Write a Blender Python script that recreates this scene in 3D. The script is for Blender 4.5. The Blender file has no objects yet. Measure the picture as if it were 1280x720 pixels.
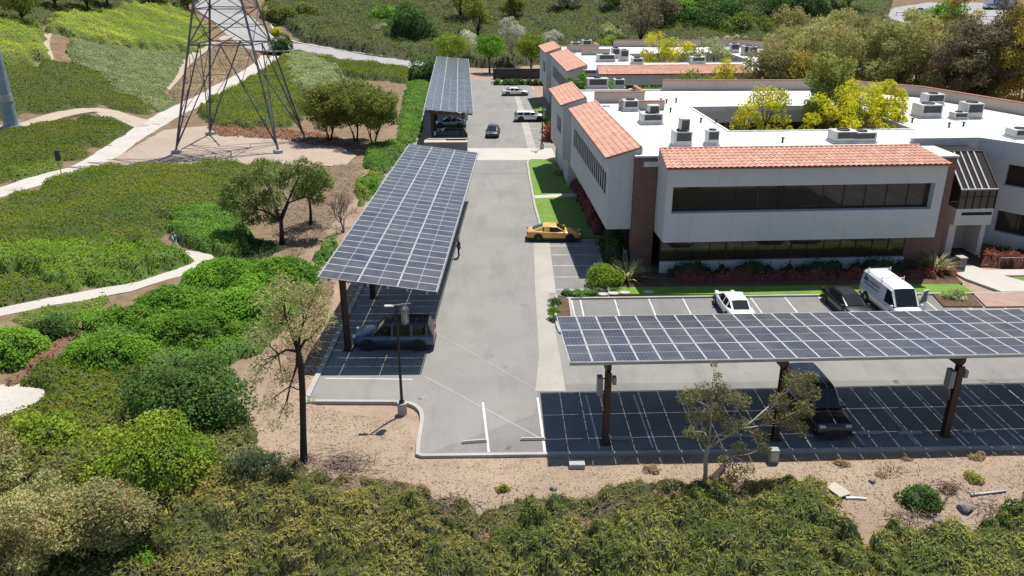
import bpy, bmesh, math, random
import numpy as np
from mathutils import Vector, Matrix, Euler
sc = bpy.context.scene
C = sc.collection
R = math.radians
rnd = random.Random(7)
NR = np.random.default_rng(11)
# ------------------------------------------------------------------ camera survey
F = 1020.0; PITCH = R(21.8); H = 23.0
SP, CP = math.sin(PITCH), math.cos(PITCH)
def ray(u, v):
    a = (u-640)/F; b = (v-360)/F
    return Vector((a, CP-b*SP, -(SP+b*CP)))
def P(u, v, z=0.0):
    d = ray(u, v); t = (z-H)/d.z
    return Vector((d.x*t, d.y*t, z))
def PY(u, v, Y):
    d = ray(u, v); t = Y/d.y
    return Vector((d.x*t, Y, H+d.z*t))
def sp_(d, k):
    return k*np.logaddexp(0, np.asarray(d, float)/k)
def sm(a, b, x):
    t = np.clip((np.asarray(x, float)-a)/(b-a), 0, 1); return t*t*(3-2*t)
def paved(x, y):
    ax = -4.9+sm(37.5,40.5,y)*(-6.9)
    return sm(-.2,.3,x-ax)*sm(-.2,.3,y-(34.7+.025*x+.05))*(1-sm(176,180,y))*(1-sm(60,64,x))
def h0(x, y):
    x = np.asarray(x, float); y = np.asarray(y, float)
    z = -0.33*sp_(31.2+.03*x-y, 1.0) + 0.33*sp_(-6-y, 3)
    z = z + 0.03*sp_(-x-20, 4)*sm(30, 60, y)
    z = z + 0.33*sp_(-x-64, 3)*sm(95, 140, y)
    z = z + 0.2*sp_(y-204, 6) - .2*sp_(y-330, 30)
    z = np.where(z > 22, 22+ (z-22)*.25, z)
    return z
def h(x, y):
    x = np.asarray(x, float); y = np.asarray(y, float)
    n = (np.sin(x*.9+np.sin(y*.7)*1.3)*np.sin(y*1.1+np.cos(x*.5)) * .07 + np.sin(x*.23+1)*np.sin(y*.19+2)*.12
         + np.sin(x*2.7+y*1.9)*np.sin(y*3.1-x*1.3)*.025)
    m = 1 - paved(x, y)
    inlot = sm(-13.5,-12, x)*sm(31.5, 34, y)*(1-sm(182, 188, y))*(1-sm(64, 70, x))
    return h0(x, y) + n*(1-inlot*.8)*m - .08*(1-m)
def hz(x, y): return float(h(x, y))
def G(u, v, up=0.0):
    d = ray(u, v); t = 10.0; step = .5
    while t < 900:
        if H+d.z*t - hz(d.x*t, d.y*t) - up < 0: break
        t += step*(1+t*.01)
    a, b = t-step*(1+t*.01)-.2, t
    for _ in range(24):
        m = (a+b)/2
        if H+d.z*m - hz(d.x*m, d.y*m) - up < 0: b = m
        else: a = m
    return Vector((d.x*b, d.y*b, hz(d.x*b, d.y*b)))
def GP(pts): return [tuple(G(*p)[:2]) for p in pts]
# ------------------------------------------------------------------ object helpers
def link(o): C.objects.link(o); return o
def tag(o, label=None, cat=None, group=None, kind=None):
    if label: o['label'] = label
    if cat: o['category'] = cat
    if group: o['group'] = group
    if kind: o['kind'] = kind
    return o
def thing(name, label, cat, loc=(0,0,0), rz=0, group=None):
    o = link(bpy.data.objects.new(name, None)); o.location = loc; o.rotation_euler = (0,0,rz)
    o.empty_display_size = .3
    return tag(o, label, cat, group)
def copy_tree(o, parent=None):
    c = o.copy(); link(c)
    if parent is not None: c.parent = parent
    for ch in o.children: copy_tree(ch, c)
    return c
class MB:
    def __init__(s): s.v=[]; s.f=[]; s.m=[]
    def add(s, vs, fs, m=0):
        k=len(s.v); s.v += [tuple(p) for p in vs]; s.f += [tuple(i+k for i in f) for f in fs]; s.m += [m]*len(fs); return s
    def box(s, c, d, m=0, rz=0, M=None):
        x,y,z=[q/2 for q in d]
        vs=[Vector((a,b,e)) for e in (-z,z) for a,b in ((-x,-y),(x,-y),(x,y),(-x,y))]
        if rz: Q=Matrix.Rotation(rz,3,'Z'); vs=[Q@p for p in vs]
        if M is not None: vs=[M@p for p in vs]
        c=Vector(c); vs=[p+c for p in vs]
        return s.add(vs,[(3,2,1,0),(4,5,6,7),(0,1,5,4),(1,2,6,5),(2,3,7,6),(3,0,4,7)],m)
    def b2(s, lo, hi, m=0):
        return s.box([(a+b)/2 for a,b in zip(lo,hi)],[b-a for a,b in zip(lo,hi)],m)
    def bar(s, a, b, w, t=None, m=0, up=(0,0,1)):
        a,b=Vector(a),Vector(b); t=t or w; d=(b-a); L=d.length
        if L<1e-6: return s
        d.normalize(); u=Vector(up)
        if abs(d.dot(u))>.98: u=Vector((0,1,0))
        x=d.cross(u).normalized(); y=x.cross(d)
        vs=[p+x*i*w/2+y*j*t/2 for p in (a,b) for i,j in ((-1,-1),(1,-1),(1,1),(-1,1))]
        return s.add(vs,[(3,2,1,0),(4,5,6,7),(0,1,5,4),(1,2,6,5),(2,3,7,6),(3,0,4,7)],m)
    def tube(s, path, rad, n=8, m=0):
        path=[Vector(p) for p in path]
        if not hasattr(rad,'__len__'): rad=[rad]*len(path)
        rings=[]; ref=Vector((1,.13,.07))
        for i,p in enumerate(path):
            d=(path[min(i+1,len(path)-1)]-path[max(i-1,0)]).normalized()
            r0=ref if abs(d.dot(ref))<.95 else Vector((0,1,0))
            x=d.cross(r0).normalized(); y=d.cross(x)
            rings.append([p+(x*math.cos(2*math.pi*k/n)+y*math.sin(2*math.pi*k/n))*rad[i] for k in range(n)])
        vs=[p for r in rings for p in r]; fs=[]
        for i in range(len(path)-1):
            for k in range(n):
                a=i*n+k; b=i*n+(k+1)%n; fs.append((a,b,b+n,a+n))
        fs.append(tuple(range(n-1,-1,-1))); fs.append(tuple(len(vs)-n+k for k in range(n)))
        return s.add(vs,fs,m)
    def lathe(s, prof, n=16, m=0, c=(0,0,0), M=None):
        vs=[];fs=[]
        for r,z in prof:
            for k in range(n):
                a=2*math.pi*k/n; p=Vector((r*math.cos(a),r*math.sin(a),z))
                if M is not None: p=M@p
                vs.append(p+Vector(c))
        for i in range(len(prof)-1):
            for k in range(n):
                a=i*n+k;b=i*n+(k+1)%n; fs.append((a,b,b+n,a+n))
        fs.append(tuple(range(n-1,-1,-1))); fs.append(tuple(len(vs)-n+k for k in range(n)))
        return s.add(vs,fs,m)
    def prism(s, poly, z0, z1, m=0, bottom=True):
        n=len(poly)
        if sum(poly[i][0]*poly[(i+1)%n][1]-poly[(i+1)%n][0]*poly[i][1] for i in range(n))<0: poly=list(poly)[::-1]
        vs=[(p[0],p[1],z0) for p in poly]+[(p[0],p[1],z1) for p in poly]
        fs=[tuple(range(n,2*n))]+[(i,(i+1)%n,(i+1)%n+n,i+n) for i in range(n)]
        if bottom: fs.append(tuple(range(n-1,-1,-1)))
        return s.add(vs,fs,m)
    def build(s, name, mats, parent=None, smooth=False, bevel=0):
        me=bpy.data.meshes.new(name); me.from_pydata(s.v,[],s.f)
        if not isinstance(mats,(list,tuple)): mats=[mats]
        for m in mats: me.materials.append(m)
        me.polygons.foreach_set('material_index', s.m)
        if any(len(f)>4 for f in s.f):
            bm=bmesh.new(); bm.from_mesh(me)
            bmesh.ops.triangulate(bm, faces=[f for f in bm.faces if len(f.verts)>8]); bm.to_mesh(me); bm.free()
        if smooth: me.polygons.foreach_set('use_smooth',[True]*len(me.polygons))
        me.update()
        o=link(bpy.data.objects.new(name,me)); o.parent=parent
        if bevel:
            b=o.modifiers.new('Bevel','BEVEL'); b.width=bevel; b.segments=2; b.limit_method='ANGLE'
        return o
def npmesh(name, V, Fl, counts, mats, mi=None, parent=None, smooth=None):
    me=bpy.data.meshes.new(name)
    V=np.asarray(V,np.float32); Fl=np.asarray(Fl,np.int32); counts=np.asarray(counts,np.int32)
    me.vertices.add(len(V)); me.vertices.foreach_set('co',V.ravel())
    me.loops.add(len(Fl)); me.loops.foreach_set('vertex_index',Fl)
    me.polygons.add(len(counts))
    st=np.concatenate([[0],np.cumsum(counts)[:-1]]).astype(np.int32)
    me.polygons.foreach_set('loop_start',st)
    if mi is not None: me.polygons.foreach_set('material_index',np.asarray(mi,np.int32))
    if smooth is not None: me.polygons.foreach_set('use_smooth',np.asarray(smooth,bool))
    for m in (mats if isinstance(mats,(list,tuple)) else [mats]): me.materials.append(m)
    me.update(calc_edges=True); me.validate()
    o=link(bpy.data.objects.new(name,me)); o.parent=parent
    return o
# ------------------------------------------------------------------ materials
def newmat(name):
    m=bpy.data.materials.new(name); m.use_nodes=True
    nt=m.node_tree; b=nt.nodes['Principled BSDF']; return m,nt,b
def nd(nt, t, **k):
    n=nt.nodes.new(t)
    for a,v in k.items():
        if a in n.inputs.keys(): n.inputs[a].default_value=v
        else: setattr(n,a,v)
    return n
def mixc(nt, fac, a, b, mode='MIX'):
    m=nt.nodes.new('ShaderNodeMix'); m.data_type='RGBA'; m.blend_type=mode
    for i,x in ((0,fac),(6,a),(7,b)):
        if hasattr(x,'links') or isinstance(x,bpy.types.NodeSocket): nt.links.new(x,m.inputs[i])
        else: m.inputs[i].default_value = x if i==0 else (*x[:3],1)
    return m.outputs[2]
def noise(nt, scale, detail=4, co=None, rough=.6, dist=0):
    n=nt.nodes.new('ShaderNodeTexNoise'); n.inputs['Scale'].default_value=scale; n.inputs['Detail'].default_value=detail
    n.inputs['Roughness'].default_value=rough; n.inputs['Distortion'].default_value=dist
    if co is not None: nt.links.new(co,n.inputs['Vector'])
    return n.outputs['Fac']
def ramp(nt, x, a, b):
    n=nt.nodes.new('ShaderNodeMapRange'); n.inputs[1].default_value=a; n.inputs[2].default_value=b
    nt.links.new(x,n.inputs[0]); return n.outputs[0]
def coords(nt, kind='Object'):
    return nt.nodes.new('ShaderNodeTexCoord').outputs[kind]
def bump(nt, b, hgt, st=.3, d=.05):
    n=nt.nodes.new('ShaderNodeBump'); n.inputs['Strength'].default_value=st; n.inputs['Distance'].default_value=d
    nt.links.new(hgt,n.inputs['Height']); nt.links.new(n.outputs[0],b.inputs['Normal'])
def pm(name, c, rough=.7, metal=0, c2=None, scale=2.0, amt=1.0, bmp=0, coat=0, spec=None, fine=None):
    """plain material whose colour wanders between two tones"""
    m,nt,b=newmat(name); b.inputs['Roughness'].default_value=rough; b.inputs['Metallic'].default_value=metal
    if coat: b.inputs['Coat Weight'].default_value=coat; b.inputs['Coat Roughness'].default_value=.05
    if spec is not None: b.inputs['Specular IOR Level'].default_value=spec
    c2=c2 or tuple(x*.8 for x in c)
    co=coords(nt); f=ramp(nt,noise(nt,scale,5,co),.35,.65)
    col=mixc(nt,f,c,c2)
    if fine:
        f2=ramp(nt,noise(nt,fine,2,co),.3,.7); col=mixc(nt,f2,col,mixc(nt,1.0,col,(.75,.75,.75),'MULTIPLY'))
    nt.links.new(col,b.inputs['Base Color'])
    if bmp: bump(nt,b,noise(nt,(fine or scale*6),4,co),bmp,.03)
    return m
def leafm(name, a, b_, c=None, scale=.5, trans=.38, dry=None, gain=2.1):
    """leaf tones: each leaf its own mix of a and b_, whole clumps drifting to c"""
    m,nt,b=newmat(name); b.inputs['Roughness'].default_value=.6; b.inputs['Specular IOR Level'].default_value=.10
    q=lambda c_: (min(c_[0]*gain,.62),min(c_[1]*gain,.62),min(c_[2]*gain*.85,.62))
    a,b_,c,dry=q(a),q(b_),(q(c) if c else None),(q(dry) if dry else None)
    g=nt.nodes.new('ShaderNodeNewGeometry'); oi=nt.nodes.new('ShaderNodeObjectInfo')
    col=mixc(nt,g.outputs['Random Per Island'],a,b_)
    co=g.outputs['Position']
    if c is not None: col=mixc(nt,ramp(nt,noise(nt,scale,3,co),.42,.62),col,c)
    if dry is not None: col=mixc(nt,ramp(nt,noise(nt,scale*2.3+.1,3,co),.58,.72),col,dry)
    hs=nt.nodes.new('ShaderNodeHueSaturation'); nt.links.new(col,hs.inputs['Color'])
    mr=nt.nodes.new('ShaderNodeMapRange'); mr.inputs[3].default_value=.82; mr.inputs[4].default_value=1.2
    nt.links.new(oi.outputs['Random'],mr.inputs[0]); nt.links.new(mr.outputs[0],hs.inputs['Value'])
    nt.links.new(hs.outputs[0],b.inputs['Base Color'])
    tr=nt.nodes.new('ShaderNodeBsdfTranslucent'); nt.links.new(hs.outputs[0],tr.inputs[0])
    mx=nt.nodes.new('ShaderNodeMixShader'); mx.inputs[0].default_value=trans
    nt.links.new(b.outputs[0],mx.inputs[1]); nt.links.new(tr.outputs[0],mx.inputs[2])
    nt.links.new(mx.outputs[0],nt.nodes['Material Output'].inputs[0])
    return m
# ------------------------------------------------------------------ leaves
def leaf_arrays(p, n, size, asp=.55, flop=.8, rng=NR, along=None):
    """diamond leaves at p, tilted about the directions n"""
    N=len(p); size=np.broadcast_to(size,(N,))*rng.uniform(.65,1.35,N)
    nn=n+rng.normal(0,flop,(N,3)); nn/=np.linalg.norm(nn,axis=1)[:,None]+1e-9
    r=rng.normal(0,1,(N,3))
    t=np.cross(nn,r) if along is None else along+r*.45-(((along+r*.45)*nn).sum(1))[:,None]*nn; t/=np.linalg.norm(t,axis=1)[:,None]+1e-9
    b=np.cross(nn,t); L=(size/2)[:,None]; W=L*asp
    V=np.stack([p-t*L, p+b*W+nn*W*.25, p+t*L, p-b*W+nn*W*.25],1).reshape(-1,3)
    return V, np.arange(4*N,dtype=np.int32), np.full(N,4,np.int32)
def inpoly(x, y, poly):
    x=np.asarray(x);y=np.asarray(y);c=np.zeros(x.shape,bool);n=len(poly)
    for i in range(n):
        x1,y1=poly[i];x2,y2=poly[(i+1)%n]
        if y1==y2: continue
        c^=((y1>y)!=(y2>y))&(x<(x2-x1)*(y-y1)/(y2-y1)+x1)
    return c
def edged(x, y, poly):
    d=np.full(np.shape(x),1e9);n=len(poly)
    for i in range(n):
        a=np.array(poly[i]);b=np.array(poly[(i+1)%n]);ab=b-a;L=(ab**2).sum()+1e-9
        t=np.clip(((x-a[0])*ab[0]+(y-a[1])*ab[1])/L,0,1)
        d=np.minimum(d,np.hypot(x-a[0]-t*ab[0],y-a[1]-t*ab[1]))
    return d
def domes(x, y, seeds):
    """union of low domes; seeds rows: x,y,r,h"""
    out=np.zeros(np.shape(x))
    for s in seeds:
        k=np.abs(x-s[0])<s[2]
        if not k.any(): continue
        q=1-((x[k]-s[0])**2+(y[k]-s[1])**2)/s[2]**2
        out[k]=np.maximum(out[k],s[3]*np.sqrt(np.clip(q,0,1)))
    return out
KEEP=[]   # ways that stay clear of planting: (centre line, half width)
def clearance(x, y, soft):
    out=np.ones(np.shape(x)); x=np.asarray(x); y=np.asarray(y)
    if not x.size: return out
    for line,hw in KEEP:
        A=np.array(line); m=hw.max()+soft+1
        k=(x>A[:,0].min()-m)&(x<A[:,0].max()+m)&(y>A[:,1].min()-m)&(y<A[:,1].max()+m)
        if not k.any(): continue
        xx=x[k];yy=y[k]; best=np.full(len(xx),1e9)
        for i in range(0,len(A)-1):
            a,b=A[i],A[i+1]; ab=b-a; t=np.clip(((xx-a[0])*ab[0]+(yy-a[1])*ab[1])/((ab**2).sum()+1e-9),0,1)
            best=np.minimum(best,np.hypot(xx-a[0]-t*ab[0],yy-a[1]-t*ab[1])-(hw[i]+(hw[i+1]-hw[i])*t))
        out[k]=np.minimum(out[k],np.clip(best/soft,0,1))
    return out
class Bins:
    """many small domes, looked up cell by cell"""
    def __init__(s, seeds):
        s.c=max(float(seeds[:,2].max()),.05) if len(seeds) else 1.0; s.d={}
        for q in seeds: s.d.setdefault((int(q[0]//s.c),int(q[1]//s.c)),[]).append(q)
    def top(s, x, y):
        x=np.asarray(x,float);y=np.asarray(y,float); sh=x.shape; x=x.ravel();y=y.ravel(); out=np.zeros(len(x))
        if not len(x): return out.reshape(sh)
        ix=(x//s.c).astype(int);iy=(y//s.c).astype(int); key=ix*100003+iy; o=np.argsort(key,kind='stable'); ks=key[o]
        b=np.flatnonzero(np.r_[True,ks[1:]!=ks[:-1]]); e=np.r_[b[1:],len(ks)]
        for i,j in zip(b,e):
            m=o[i:j]; cx,cy=ix[m[0]],iy[m[0]]
            L=[q for a in (-1,0,1) for bb in (-1,0,1) for q in s.d.get((cx+a,cy+bb),())]
            if not L: continue
            Q=np.array(L); d=1-((x[m][:,None]-Q[None,:,0])**2+(y[m][:,None]-Q[None,:,1])**2)/Q[None,:,2]**2
            out[m]=(Q[None,:,3]*np.sqrt(np.clip(d,0,1))).max(1)
        return out.reshape(sh)
def cover(name, label, poly, H_, rad, leaf, dens, mats, step=None, floor=.35, kind='stuff', flop=.7, asp=.55, cat='ground cover', gaps=0.0, sprig=.12, spray=False, sh=.34):
    """low planting over a piece of ground: a mounded mass with its own height and leaves through its skin"""
    poly=[tuple(p) for p in poly]
    P_=np.array(poly); lo=P_.min(0); hi=P_.max(0); area=abs(sum(P_[i-1][0]*P_[i][1]-P_[i][0]*P_[i-1][1] for i in range(len(P_))))/2
    rng=np.random.default_rng(abs(hash(tuple(map(lambda q:round(q,2),poly[0]))))%99991+len(poly))
    ns=max(6,int(area/(rad*rad)*1.5*(1-gaps)))
    sx=rng.uniform(lo[0]-rad*.3,hi[0]+rad*.3,ns*3); sy=rng.uniform(lo[1]-rad*.3,hi[1]+rad*.3,ns*3)
    k=inpoly(sx,sy,poly); sx=sx[k][:ns];sy=sy[k][:ns]
    rr=rad*rng.uniform(.6,1.5,len(sx)); seeds=np.stack([sx,sy,rr,H_*rng.uniform(.55,1.15,len(sx))*np.clip(rr/rad,.6,1.2)],1)
    ms=max(10,int(area/(rad*rad*.11)*.9)); mx_=rng.uniform(lo[0],hi[0],ms*3); my_=rng.uniform(lo[1],hi[1],ms*3); k=inpoly(mx_,my_,poly); mx_=mx_[k][:ms]; my_=my_[k][:ms]
    r2=rad*.36*rng.uniform(.6,1.4,len(mx_)); small=np.stack([mx_,my_,r2,H_*sh*rng.uniform(.5,1.2,len(mx_))],1)
    sgrid=Bins(small)
    def top(x,y):
        wob=(np.sin(x*2.1/rad+np.sin(y*1.7/rad))*np.sin(y*2.3/rad+x*.6/rad)+.5*np.sin(x*5.3/rad+y*3.1/rad))*.42*rad+np.sin(x*1.3+2*np.sin(y*.9))*np.cos(y*1.1)*.3
        e=np.clip((edged(x,y,poly)+wob-.1*rad)/(rad*.6),0,1)
        return (floor*H_*(1 if not gaps else 0)+ (1-floor)*domes(x,y,seeds)+sgrid.top(x,y)*(1 if not gaps else .4))*np.sqrt(e*clearance(x,y,min(rad*.5,.8)))
    step=step or max(rad/4,.15)
    gx,gy=np.meshgrid(np.arange(lo[0],hi[0]+step,step),np.arange(lo[1],hi[1]+step,step),indexing='ij')
    ins=inpoly(gx,gy,poly); T=np.where(ins,top(gx.ravel(),gy.ravel()).reshape(gx.shape),-.12)
    Z=h(gx,gy)+T*.86-.05
    idx=-np.ones(gx.shape,int)
    q=ins[:-1,:-1]|ins[1:,:-1]|ins[:-1,1:]|ins[1:,1:]
    if gaps: 
        tt=T>.03; q&=tt[:-1,:-1]|tt[1:,:-1]|tt[:-1,1:]|tt[1:,1:]
    I,J=np.nonzero(q)
    allv=np.stack([gx,gy,Z],2).reshape(-1,3); ny=gx.shape[1]
    fq=np.stack([I*ny+J,(I+1)*ny+J,(I+1)*ny+J+1,I*ny+J+1],1)
    used=np.unique(fq); remap=np.zeros(len(allv),int); remap[used]=np.arange(len(used)); V0=allv[used]; F0=remap[fq]
    n=int(area*dens)
    x=rng.uniform(lo[0],hi[0],int(n*(hi-lo).prod()/max(area,1e-6)));y=rng.uniform(lo[1],hi[1],len(x))
    k=inpoly(x,y,poly);x=x[k];y=y[k]
    t=top(x,y)
    if gaps: k=t>.05;x=x[k];y=y[k];t=t[k]
    e=.05; gxn=-(top(x+e,y)-t)/e; gyn=-(top(x,y+e)-t)/e
    nn=np.stack([np.clip(gxn,-2,2),np.clip(gyn,-2,2),np.ones(len(x))],1); nn/=np.linalg.norm(nn,axis=1)[:,None]
    p=np.stack([x,y,h(x,y)+t*.93-.03+rng.exponential(sprig,len(x))*H_*.5],1)
    k=t>.02*H_; p=p[k]; nn=nn[k]
    al=None
    if spray:
        al=np.stack([gxn[k],gyn[k],np.full(k.sum(),.25)],1); al/=np.linalg.norm(al,axis=1)[:,None]+1e-6
    V1,L1,c1=leaf_arrays(p,nn,leaf,asp,flop,rng,al)
    V=np.concatenate([V0,V1]); L=np.concatenate([F0.ravel(),L1+len(V0)]); cc=np.concatenate([np.full(len(F0),4),c1])
    mi=np.concatenate([np.full(len(F0),1 if len(mats)>1 else 0),np.zeros(len(c1),int)])
    o=npmesh(name,V,L,cc,mats,mi,smooth=np.concatenate([np.ones(len(F0)),np.zeros(len(c1))]))
    if kind=='stuff': tag(o,label,cat,kind='stuff')
    else: tag(o,label,cat)
    return o
# ================================================================== materials
def asphalt(name, c, c2, crack=True, stains=False):
    m,nt,b=newmat(name); b.inputs['Roughness'].default_value=.88; b.inputs['Specular IOR Level'].default_value=.25
    co=coords(nt)
    mp=nt.nodes.new('ShaderNodeMapping'); mp.inputs['Scale'].default_value=(1,.22,1); nt.links.new(co,mp.inputs[0])
    col=mixc(nt,ramp(nt,noise(nt,.22,6,co,.65),.36,.66),c,c2)
    col=mixc(nt,ramp(nt,noise(nt,.5,5,mp.outputs[0],.7),.5,.8),col,tuple(x*.8 for x in c2))
    col=mixc(nt,ramp(nt,noise(nt,1.7,5,co,.7,1.5),.6,.78),col,tuple(x*.62 for x in c2))
    g=noise(nt,38,3,co); col=mixc(nt,ramp(nt,g,.25,.75),mixc(nt,1.0,col,(.86,.86,.86),'MULTIPLY'),col)
    if stains: col=mixc(nt,ramp(nt,noise(nt,.9,3,co,.5,.6),.66,.74),col,tuple(x*.5 for x in c2))
    if crack:
        v=nt.nodes.new('ShaderNodeTexVoronoi'); v.feature='DISTANCE_TO_EDGE'; v.inputs['Scale'].default_value=.09
        w=nt.nodes.new('ShaderNodeVectorMath'); w.operation='ADD'
        nz=nt.nodes.new('ShaderNodeTexNoise'); nz.inputs['Scale'].default_value=.6; nt.links.new(co,nz.inputs['Vector'])
        sc_=nt.nodes.new('ShaderNodeVectorMath'); sc_.operation='SCALE'; sc_.inputs['Scale'].default_value=2.2
        nt.links.new(nz.outputs['Color'],sc_.inputs[0]); nt.links.new(co,w.inputs[0]); nt.links.new(sc_.outputs[0],w.inputs[1])
        nt.links.new(w.outputs[0],v.inputs['Vector'])
        col=mixc(nt,ramp(nt,v.outputs['Distance'],.0035,.001),col,tuple(x*.8 for x in c))
    nt.links.new(col,b.inputs['Base Color']); bump(nt,b,g,.25,.01)
    return m
def dirtmat(name, c, c2, c3, sc1=.25, west=None):
    m,nt,b=newmat(name); b.inputs['Roughness'].default_value=.95; b.inputs['Specular IOR Level'].default_value=.1
    co=coords(nt)
    col=mixc(nt,ramp(nt,noise(nt,sc1,6,co,.65),.38,.62),c,c2)
    col=mixc(nt,ramp(nt,noise(nt,sc1*5,5,co,.7),.52,.72),col,c3)
    if west:
        sx=nt.nodes.new('ShaderNodeSeparateXYZ'); nt.links.new(co,sx.inputs[0])
        wv=nt.nodes.new('ShaderNodeMath'); wv.operation='MULTIPLY_ADD'; wv.inputs[1].default_value=9; nt.links.new(noise(nt,.12,4,co),wv.inputs[0]); nt.links.new(sx.outputs[0],wv.inputs[2])
        f=ramp(nt,wv.outputs[0],-9,-15); fy=ramp(nt,sx.outputs[1],190,215)
        mx=nt.nodes.new('ShaderNodeMath'); mx.operation='MAXIMUM'; nt.links.new(f,mx.inputs[0]); nt.links.new(fy,mx.inputs[1])
        col=mixc(nt,mx.outputs[0],col,mixc(nt,ramp(nt,noise(nt,.8,5,co),.4,.65),west,tuple(x*.62 for x in west)))
    g=noise(nt,11,5,co,.75); col=mixc(nt,ramp(nt,g,.55,.7),col,mixc(nt,1.0,col,(.6,.57,.55),'MULTIPLY'))
    col=mixc(nt,ramp(nt,noise(nt,23,2,co,.6),.64,.72),col,(.55,.50,.43))
    nt.links.new(col,b.inputs['Base Color']); bump(nt,b,g,.6,.06)
    return m
M={}
M['asphalt']=asphalt('asphalt_worn',(.262,.255,.245),(.225,.22,.212))
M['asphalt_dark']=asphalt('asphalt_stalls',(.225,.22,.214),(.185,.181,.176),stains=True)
M['asphalt_far']=asphalt('asphalt_road',(.36,.35,.35),(.32,.315,.315),False)
M['conc']=pm('concrete',(.44,.42,.39),.9,c2=(.36,.345,.32),scale=.5,fine=14,bmp=.2)
M['conc_path']=pm('concrete_path',(.52,.49,.45),.9,c2=(.46,.43,.385),scale=.35,fine=9)
M['conc_gutter']=pm('concrete_gutter',(.42,.40,.365),.9,c2=(.34,.32,.29),scale=.3,fine=10)
M['paint']=pm('road_paint',(.68,.68,.66),.8,c2=(.5,.5,.49),scale=1.3,fine=25)
M['dirt']=dirtmat('dry_soil',(.355,.27,.205),(.295,.22,.165),(.205,.155,.115),west=(.215,.155,.095))
M['dirt_pink']=dirtmat('pad_soil',(.38,.305,.25),(.34,.27,.22),(.28,.215,.175),.12)
M['dirt_tan']=dirtmat('track_soil',(.42,.36,.29),(.37,.31,.25),(.31,.26,.2),.3)
M['pavers']=pm('brick_pavers',(.40,.27,.22),.9,c2=(.33,.22,.18),scale=1.2,fine=12)
M['lawn']=pm('lawn_grass',(.15,.275,.027),.9,c2=(.11,.21,.022),scale=.9,fine=9,bmp=.6)
M['mulch']=dirtmat('bark_mulch',(.11,.075,.05),(.085,.058,.042),(.16,.10,.07),.8)

# ================================================================== terrain sheet
def axis(pts):
    out=[pts[0][0]]
    for (a,st),(b,_) in zip(pts[:-1],pts[1:]):
        n=max(1,round((b-a)/st)); out += [a+(b-a)*(i+1)/n for i in range(n)]
    return np.array(out)
xs=axis([(-700,60),(-220,12),(-120,3),(-70,.9),(-14,.45),(62,1.2),(75,4),(160,20),(700,20)])
ys=axis([(-60,8),(10,1),(18,.5),(44,.9),(110,1.6),(200,3),(300,15),(900,15)])
gx,gy=np.meshgrid(xs,ys,indexing='ij'); V=np.stack([gx,gy,h(gx,gy)],2).reshape(-1,3); ny=len(ys)
I,J=np.meshgrid(np.arange(len(xs)-1),np.arange(ny-1),indexing='ij'); I=I.ravel();J=J.ravel()
fq=np.stack([I*ny+J,(I+1)*ny+J,(I+1)*ny+J+1,I*ny+J+1],1)
o=npmesh('ground',V,fq.ravel(),np.full(len(fq),4),M['dirt'],smooth=np.ones(len(fq))); tag(o,kind='structure')

def sheet(name, poly, z, mat, kind='structure', thick=.07):
    o=MB().prism(poly,z-thick,z).build(name,mat); tag(o,kind=kind); return o
def strip_pts(line, w):
    L=[Vector((p[0],p[1])) for p in line]; a=[];b=[]
    for i,p in enumerate(L):
        d=(L[min(i+1,len(L)-1)]-L[max(i-1,0)]).normalized(); n=Vector((-d.y,d.x)); ww=w[i] if hasattr(w,'__len__') else w
        a.append(p+n*ww/2); b.append(p-n*ww/2)
    return a,b
def smooth_line(pts, step=1.5):
    P_=[Vector((*p[:2],0)) for p in pts]; out=[]
    for i in range(len(P_)-1):
        p0=P_[max(i-1,0)];p1=P_[i];p2=P_[i+1];p3=P_[min(i+2,len(P_)-1)]
        n=max(2,int((p2-p1).length/step))
        for k in range(n):
            t=k/n; out.append(.5*((2*p1)+(p2-p0)*t+(2*p0-5*p1+4*p2-p3)*t*t+(3*p1-p0-3*p2+p3)*t**3))
    out.append(P_[-1]); return [(p.x,p.y) for p in out]
def draped_strip(name, px, w, mat, up=.06, kind='structure', world=False, th=.25):
    """a path or road that lies on the terrain with a little thickness"""
    line=smooth_line(px if world else GP(px),1.2); n=len(line)
    if hasattr(w,'__len__'): w=list(np.interp(np.linspace(0,1,n),np.linspace(0,1,len(w)),w))
    a,b=strip_pts(line,w); m=MB(); K=5
    if not name.startswith('ditch'): KEEP.append((line,np.array([(p-q).length/2 for p,q in zip(a,b)])))
    vs=[];fs=[]
    for p,q in zip(a,b):
        mid=[p.lerp(q,k/(K-1)) for k in range(K)]
        zc=max(hz(r.x,r.y) for r in mid)*.5+.5*hz(*((p+q)/2))+up
        row=[(r.x,r.y,max(hz(r.x,r.y)+up*.6,zc-.15)) for r in mid]
        vs += [(p.x,p.y,row[0][2]-th)]+row+[(q.x,q.y,row[-1][2]-th)]
    k=K+2
    for i in range(n-1):
        for j in range(k-1): fs.append((i*k+j,i*k+j+1,(i+1)*k+j+1,(i+1)*k+j))
    m.add(vs,[f[::-1] for f in fs]); o=m.build(name,mat,smooth=False); tag(o,kind=kind); return o
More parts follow.
